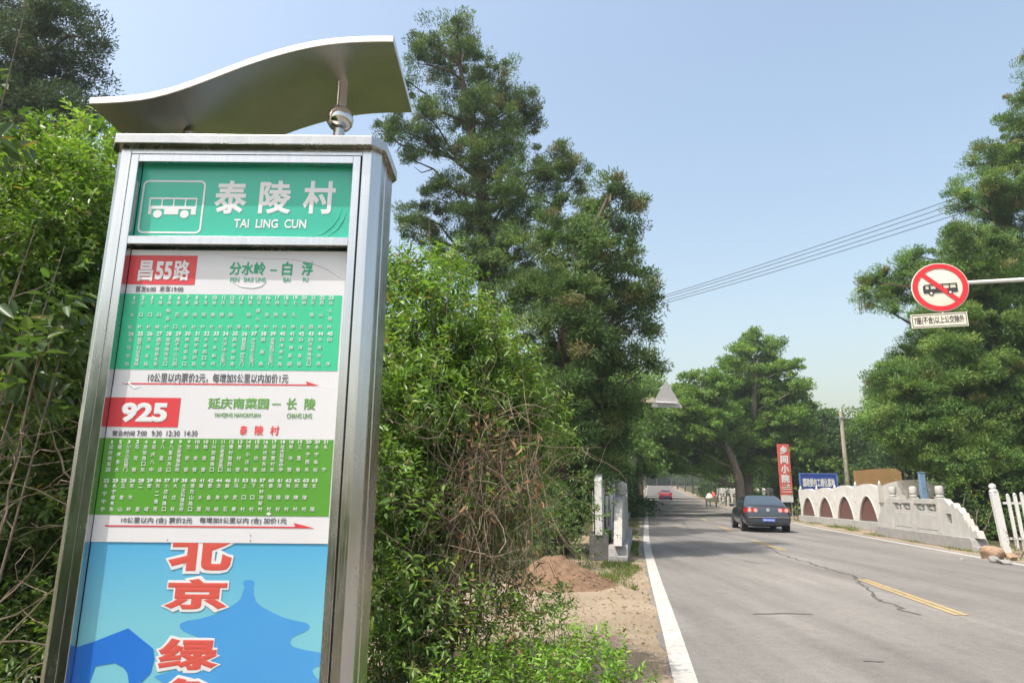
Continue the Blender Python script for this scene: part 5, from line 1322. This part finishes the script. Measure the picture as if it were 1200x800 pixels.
# shrubs left of and behind the sign
bl = sb([(112, 168, 26), (128, 205, 30), (85, 205, 26), (42, 190, 24), (30, 225, 40), (70, 245, 45), (110, 260, 45), (20, 290, 50), (75, 310, 55), (-30, 250, 60), (-40, 350, 70), (30, 370, 60), (90, 380, 55), (20, 440, 60), (70, 460, 55), (-30, 470, 70), (130, 300, 50), (120, 420, 50)], 4.3, .35)
shrub('leafy_shrub', 'bright green leafy shrub rising left of the bus sign', 'shrub', (-3.0, 4.4, 0), bl, 1500, .20, 11, .060, .024, PAL_B, stems=False)
bl = sb([(0, 130, 10), (-25, 180, 20), (-10, 380, 36), (20, 410, 34), (48, 375, 18), (40, 440, 34), (0, 460, 40), (-50, 420, 50), (15, 345, 26), (70, 420, 20)], 3.3, .15)
shrub('broadleaf_sapling', 'sapling with larger grey-green leaves at the left edge of the view', 'sapling', (-2.9, 3.3, 0), bl, 190, .26, 7, .115, .052, [(.07, .125, .045), (.055, .105, .035), (.09, .14, .05)], droop=.4)
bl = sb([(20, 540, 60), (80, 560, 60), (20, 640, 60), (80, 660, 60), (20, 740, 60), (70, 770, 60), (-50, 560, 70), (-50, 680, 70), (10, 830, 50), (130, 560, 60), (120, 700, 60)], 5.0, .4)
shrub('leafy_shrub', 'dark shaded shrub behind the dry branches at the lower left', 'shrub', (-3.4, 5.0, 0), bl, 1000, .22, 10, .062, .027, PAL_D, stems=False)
bl = [(-2.3 + .5 * k + RNG.normal() * .1, 4.6 + RNG.normal() * .3, z_, .42) for k in range(4) for z_ in (.6, 1.3, 2.0, 2.5)]
shrub('leafy_shrub', 'green shrub hidden behind the steel cabinet of the bus sign', 'shrub', (-1.6, 4.7, 0), bl, 260, .26, 10, .070, .026, PAL_B)
# tall shrub right of the sign
bl = sb([(470, 345, 26), (505, 318, 22), (525, 345, 26), (490, 375, 32), (545, 385, 28), (520, 410, 34), (470, 420, 34), (575, 405, 22), (560, 440, 34), (505, 455, 40), (600, 440, 24), (615, 470, 22), (640, 488, 12), (590, 480, 30), (540, 500, 40), (480, 500, 40), (460, 560, 44), (520, 560, 44), (575, 535, 34), (610, 515, 22), (600, 560, 26), (575, 590, 28), (555, 630, 30), (450, 640, 46), (500, 640, 44), (430, 480, 40), (420, 400, 36), (430, 330, 24), (440, 730, 46), (490, 730, 40), (640, 520, 12)], 5.6, .45)
shrub('leafy_shrub', 'tall bright green shrub with narrow leaves right of the bus sign', 'shrub', (-.7, 5.7, 0), bl, 1000, .24, 12, .068, .021, PAL_B, droop=.35)
bl = sb([(470, 620, 40), (530, 640, 40), (470, 700, 40), (530, 720, 40), (580, 680, 30), (590, 740, 30), (480, 780, 36), (540, 790, 36), (560, 610, 34)], 5.2, .3)
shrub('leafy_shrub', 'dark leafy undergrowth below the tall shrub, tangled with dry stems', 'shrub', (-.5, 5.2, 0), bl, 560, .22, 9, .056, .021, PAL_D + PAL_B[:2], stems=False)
# dark bush below the second cypress
bl = px_blobs([(640, 620, 26), (665, 600, 24), (690, 610, 20), (655, 645, 24), (685, 640, 18), (620, 600, 30), (625, 645, 26), (700, 585, 14), (600, 630, 30), (675, 575, 20)], 14.3, .5)
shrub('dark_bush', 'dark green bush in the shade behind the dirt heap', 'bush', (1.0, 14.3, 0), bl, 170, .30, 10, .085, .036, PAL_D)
# dry tangles
def tangle(name, label, base, starts, L, r, depth, m, grav=0, wander=.5, split=.45, n=4):
    e = empty(name, base, label, 'dead branches')
    mb = MB()
    for p_, d_ in starts: twig_mesh(mb, p_, unit(np.array(d_, float)), L * RNG.uniform(.7, 1.25), r * RNG.uniform(.6, 1.2), depth, wander, n, grav, split)
    mb.build('branches', m, e, base, smooth=True)
    return e
st = []
for k in range(12):
    px, py = RNG.uniform(85, 125), RNG.uniform(520, 780); p_ = at(px, py, 3.5 + RNG.uniform(-.2, .3)); st.append((p_, (-.9, RNG.normal() * .3, RNG.uniform(-.1, .75))))
for k in range(9):
    px, py = RNG.uniform(-60, 20), RNG.uniform(560, 800); p_ = at(px, py, 3.5 + RNG.uniform(-.3, .3)); st.append((p_, (.6, RNG.normal() * .3, RNG.uniform(.2, 1.0))))
tangle('dry_branches', 'bare pale dry branches tangled at the lower left beside the bus sign', (-2.2, 3.5, 0), st, .7, .0052, 2, TWIG, 0, .5, .3)
st = []
for k in range(52):
    px, py = RNG.uniform(440, 620), RNG.uniform(480, 790); p_ = at(px, py, 4.9 + RNG.uniform(-.4, .4)); st.append((p_, (RNG.normal() * .7, RNG.normal() * .4, RNG.uniform(-.1, .9))))
tangle('dry_branches', 'pale dry twigs tangled through the shrub right of the bus sign', (-.4, 4.9, 0), st, .62, .0036, 1, TWIG, 0, .5, .35)
st = []
for k in range(150):
    px, py = RNG.uniform(535, 635), RNG.uniform(505, 640); p_ = at(px - max(0, py - 520) * .1, py, 5.05 + RNG.uniform(-.3, .35)); st.append((p_, (RNG.normal() * .25 - .06, RNG.normal() * .25, -1)))
for k in range(70):
    px, py = RNG.uniform(540, 625), RNG.uniform(505, 640); p_ = at(px, py, 5.0 + RNG.uniform(-.3, .3)); st.append((p_, (RNG.normal() * .6 - .15, RNG.normal() * .4, RNG.uniform(-.3, .9))))
v_ = tangle('dried_vine', 'withered brown vine hanging in a dense curtain beside the dirt heap', (.0, 5.6, 0), st, .68, .0036, 1, TWIG_BROWN, -.05, .34, .3)
# withered leaves on the vine
P = np.array([at(RNG.uniform(530, 635), RNG.uniform(500, 790), 4.95 + RNG.uniform(-.3, .3)) for _ in range(420)] + [at(RNG.uniform(545, 600), RNG.uniform(480, 560), 5.3 + RNG.uniform(-.3, .3)) for _ in range(160)])
P = P[P[:, 2] > .02]
n = len(P)
leaf_object('withered_leaves', P, RNG.normal(size=(n, 3)) + np.array([0, 0, -.8]), rdir(n), RNG.uniform(.03, .075, n), RNG.uniform(.012, .03, n), np.array([(.26, .15, .08), (.19, .125, .075), (.30, .20, .11)])[RNG.integers(0, 3, n)], LEAF_DRY, v_, (.0, 5.6, 0), 'leaf', .4)
# light green sprouts along the edge of the dirt
spots = [(612, 700, 5.0), (640, 726, 4.8), (668, 748, 4.5), (700, 770, 4.5), (732, 788, 4.5), (590, 745, 4.7), (625, 770, 4.4), (655, 792, 4.3), (560, 770, 4.5), (585, 800, 4.3), (690, 812, 4.3), (520, 800, 4.4), (615, 830, 4.1), (545, 838, 4.1), (655, 684, 6.6)]
for k, (px, py, Yk) in enumerate(spots):
    q_ = at(px, py, Yk); x, y, h = q_[0], Yk, q_[2]
    bl = [(x + RNG.normal() * .04, y, h * .45, .13), (x + RNG.normal() * .05, y + RNG.normal() * .05, h * .72, .13), (x, y, h * .95, .09), (x + .12 * RNG.normal(), y + .1 * RNG.normal(), h * .8, .10)]
    lab = 'taller light green sprout standing in front of the dirt heap' if k == len(spots) - 1 else 'light green sprout in the weed patch at the edge of the dirt'
    shrub('green_sprout', lab, 'weed', (x, y, 0), bl, 900, .17, 9, .050, .020, PAL_Y, group='light green sprouts in front of the vine', srad=.004, droop=.3, stemmat=STEM)
# shrubs on the right
def rshrub(label, px, py, Yd, blobs, pal, sz=.10, dens=26, dep=.6):
    g_ = at(px, py, Yd); base = (g_[0], Yd, terrain_z(Yd))
    shrub('roadside_shrub', label, 'shrub', base, px_blobs(blobs, Yd, dep), dens, .42, 9, sz, sz * .45, pal, LEAF_FAR, group='shrubs on the right roadside', srad=.02)
rshrub('bright green shrub on the verge between the red banner and the arch wall', 930, 605, 41, [(932, 592, 9), (936, 575, 8), (927, 600, 7), (938, 602, 6), (930, 565, 7), (939, 585, 6)], PAL_B, .13, 20)
rshrub('dark shrub beneath the big cypress behind the stepped scroll end', 1130, 640, 22.5, [(1125, 610, 18), (1145, 600, 20), (1150, 625, 16), (1130, 585, 20), (1165, 590, 18), (1110, 590, 18), (1170, 615, 16), (1150, 570, 20), (1120, 565, 18), (1095, 575, 16), (1190, 590, 20), (1190, 620, 16), (1160, 642, 10)], PAL_D + PAL_B[:2], .09, 45)
rshrub('mid green shrub behind the tan hoarding and blue post', 1065, 600, 33, [(1062, 580, 14), (1070, 565, 14), (1085, 578, 14), (1060, 555, 12), (1090, 560, 14), (1075, 595, 12), (1050, 595, 10), (1100, 545, 16)], PAL_B, .11, 24)
rshrub('low pale green shrub below the blue board', 990, 600, 46, [(975, 570, 10), (990, 560, 12), (1000, 555, 11), (960, 548, 12), (985, 545, 10), (945, 545, 10), (1000, 578, 10)], PAL_Y, .15, 14)
rshrub('pale green shrub behind the red banner, right of the locust trunks', 900, 585, 52, [(898, 570, 12), (908, 558, 12), (893, 552, 12), (905, 540, 11), (930, 545, 12), (925, 530, 10), (890, 580, 9)], PAL_Y + PAL_B, .17, 12)
g_ = gp(1196, 662)
shrub('red_leaf_plant', 'low plant with reddish leaves by the rocks at the right edge', 'plant', (13.05, 17.6, 0), px_blobs([(1188, 640, 9), (1198, 632, 10), (1205, 645, 12), (1195, 652, 8), (1212, 630, 12), (1183, 650, 6)], 17.4, .25), 130, .20, 8, .06, .024, [(.14, .05, .045), (.10, .04, .03), (.08, .11, .03), (.12, .13, .05)], group=None, srad=.01)

# grass and litter: nobody could count these
def grass(name, regions, n, h, pal):
    P = []
    for (fx0, fx1, y0, y1, wgt) in regions:
        k = int(n * wgt); y = RNG.uniform(y0, y1, k); u = RNG.uniform(0, 1, k)
        x = np.array([fx0(b) + (fx1(b) - fx0(b)) * a for a, b in zip(u, y)])
        keep = (np.sin(x * 3.1 + y * 1.3) + np.sin(y * .9 + x * .7) + np.sin(y * 2.7 - x * 4.1) * .7 + RNG.normal(size=k) * .6) > .1
        P.append(np.stack([x, y, np.array([terrain_z(q) for q in y])], 1)[keep])
    P = np.concatenate(P); n = len(P)
    D = RNG.normal(size=(n, 3)) * .45; D[:, 2] = 1
    C = np.array(pal)[RNG.integers(0, len(pal), n)] * RNG.uniform(.75, 1.25, (n, 1))
    return kind(leaf_object(name, P, D, rdir(n), h * RNG.uniform(.4, 1.3, n), np.full(n, .012) * RNG.uniform(.7, 1.5, n), C, LEAF_FAR), 'stuff')
PG = [(.09, .16, .03), (.12, .19, .04), (.16, .19, .06), (.20, .19, .08)]
grass('grass', [(lambda y: lx(y) - 1.05 + .5 * max(0, 12.6 - y), lambda y: lx(y) - .32 - .1 * math.sin(3 * y), 11.2, 15.4, .16), (lambda y: lx(y) - .62, lambda y: lx(y) - .25, 15.4, 24, .22), (lambda y: lx(y) - 1.1, lambda y: lx(y) - .3, 24, 40, .2),
                (lambda y: rx(y) + .5, lambda y: rx(y) + .95, 19, 28, .07), (lambda y: rx(y) + .7, lambda y: rx(y) + 1.3, 27.5, 42, .14), (lambda y: lx(y) - 8, lambda y: lx(y) - 2.0, 14, 34, .5)], 22000, .085, PG)
grass('verge_weeds', [(lambda y: rx(y) + .4, lambda y: rx(y) + .8, 12, 19, .2), (lambda y: rx(y) + .9, lambda y: rx(y) + 1.7, 28, 36, .25), (lambda y: lx(y) - 1.5, lambda y: lx(y) - .8, 12.4, 15, .10)], 2600, .18, PG[:3])
# clods on and round the heap
V, F = [], []
for k in range(520):
    a_, r_ = RNG.uniform(0, 6.28), abs(RNG.normal()) * .75; x, y = hx + 1.0 * r_ * math.cos(a_), hy + 1.15 * r_ * math.sin(a_)
    rr = math.hypot((x - hx) / .98 * 1.02, (y - hy) / 1.15 * 1.02); z = .36 * max(0, 1 - rr ** 1.3) * .92 if rr < 1 else 0
    s_ = RNG.uniform(.008, .032) * (1 if rr < 1.1 else .6); b0 = len(V)
    for q in rdir(1).repeat(6, 0) * 0 + np.array([(1, 0, 0), (-1, .2, 0), (0, 1, .1), (.1, -1, 0), (0, 0, .8), (0, .1, -.7)]) * RNG.uniform(.6, 1.2, (6, 1)): V.append((x + q[0] * s_, y + q[1] * s_, z + q[2] * s_ + s_ * .2))
    for a, b_, c in ((0, 2, 4), (2, 1, 4), (1, 3, 4), (3, 0, 4), (2, 0, 5), (1, 2, 5), (3, 1, 5), (0, 3, 5)): F.append((b0 + a, b0 + b_, b0 + c))
mb = MB(); mb.add(V, F); kind(mb.build('soil_clods', mat('soil_clod', (.20, .12, .07), .95, var=.3, vscale=5)), 'stuff')
# fallen leaves on the verge
nl_ = 420; y = RNG.uniform(5, 14, nl_); x = np.array([lx(q) for q in y]) - np.abs(RNG.normal(size=nl_)) * .7 - .15
P = np.stack([x, y, np.full(nl_, .012)], 1); D = RNG.normal(size=(nl_, 3)); D[:, 2] = .12; N_2 = RNG.normal(size=(nl_, 3)) * .25 + np.array([0, 0, 1])
kind(leaf_object('leaf_litter', P, D, N_2, RNG.uniform(.03, .07, nl_), RNG.uniform(.012, .028, nl_), np.array([(.22, .14, .06), (.28, .20, .10), (.13, .11, .05)])[RNG.integers(0, 3, nl_)], LEAF_DRY, None, (0, 0, 0), 'leaf', .2), 'stuff')
# pebbles
V, F = [], []
for k in range(900):
    y = RNG.uniform(4.5, 20); x = lx(y) - RNG.uniform(.2, 1.7)
    s_ = RNG.uniform(.006, .02); b0 = len(V)
    for dx, dy, dz in ((1, 0, .2), (-.3, .9, .2), (-.5, -.8, .2), (0, 0, .9)): V.append((x + dx * s_, y + dy * s_, dz * s_ + .0))
    F += [(b0, b0 + 1, b0 + 3), (b0 + 1, b0 + 2, b0 + 3), (b0 + 2, b0, b0 + 3)]
mb = MB(); mb.add(V, F); kind(mb.build('gravel', mat('gravel_stone', (.36, .31, .25), .9, var=.3, vscale=2)), 'stuff')

# ================================================================== AIR
mb = MB(); mb.bx(-330, 330, -60, 420, -1.5, 24)
hz_m = bpy.data.materials.new('thin_summer_haze'); hz_m.use_nodes = True
t = hz_m.node_tree; t.nodes.remove(t.nodes['Principled BSDF'])
pv = t.nodes.new('ShaderNodeVolumePrincipled'); pv.inputs['Density'].default_value = HAZE_DENSITY; pv.inputs['Color'].default_value = (.86, .92, 1.0, 1); pv.inputs['Anisotropy'].default_value = .3
t.links.new(pv.outputs[0], t.nodes['Material Output'].inputs['Volume'])
kind(mb.build('haze', hz_m), 'stuff')
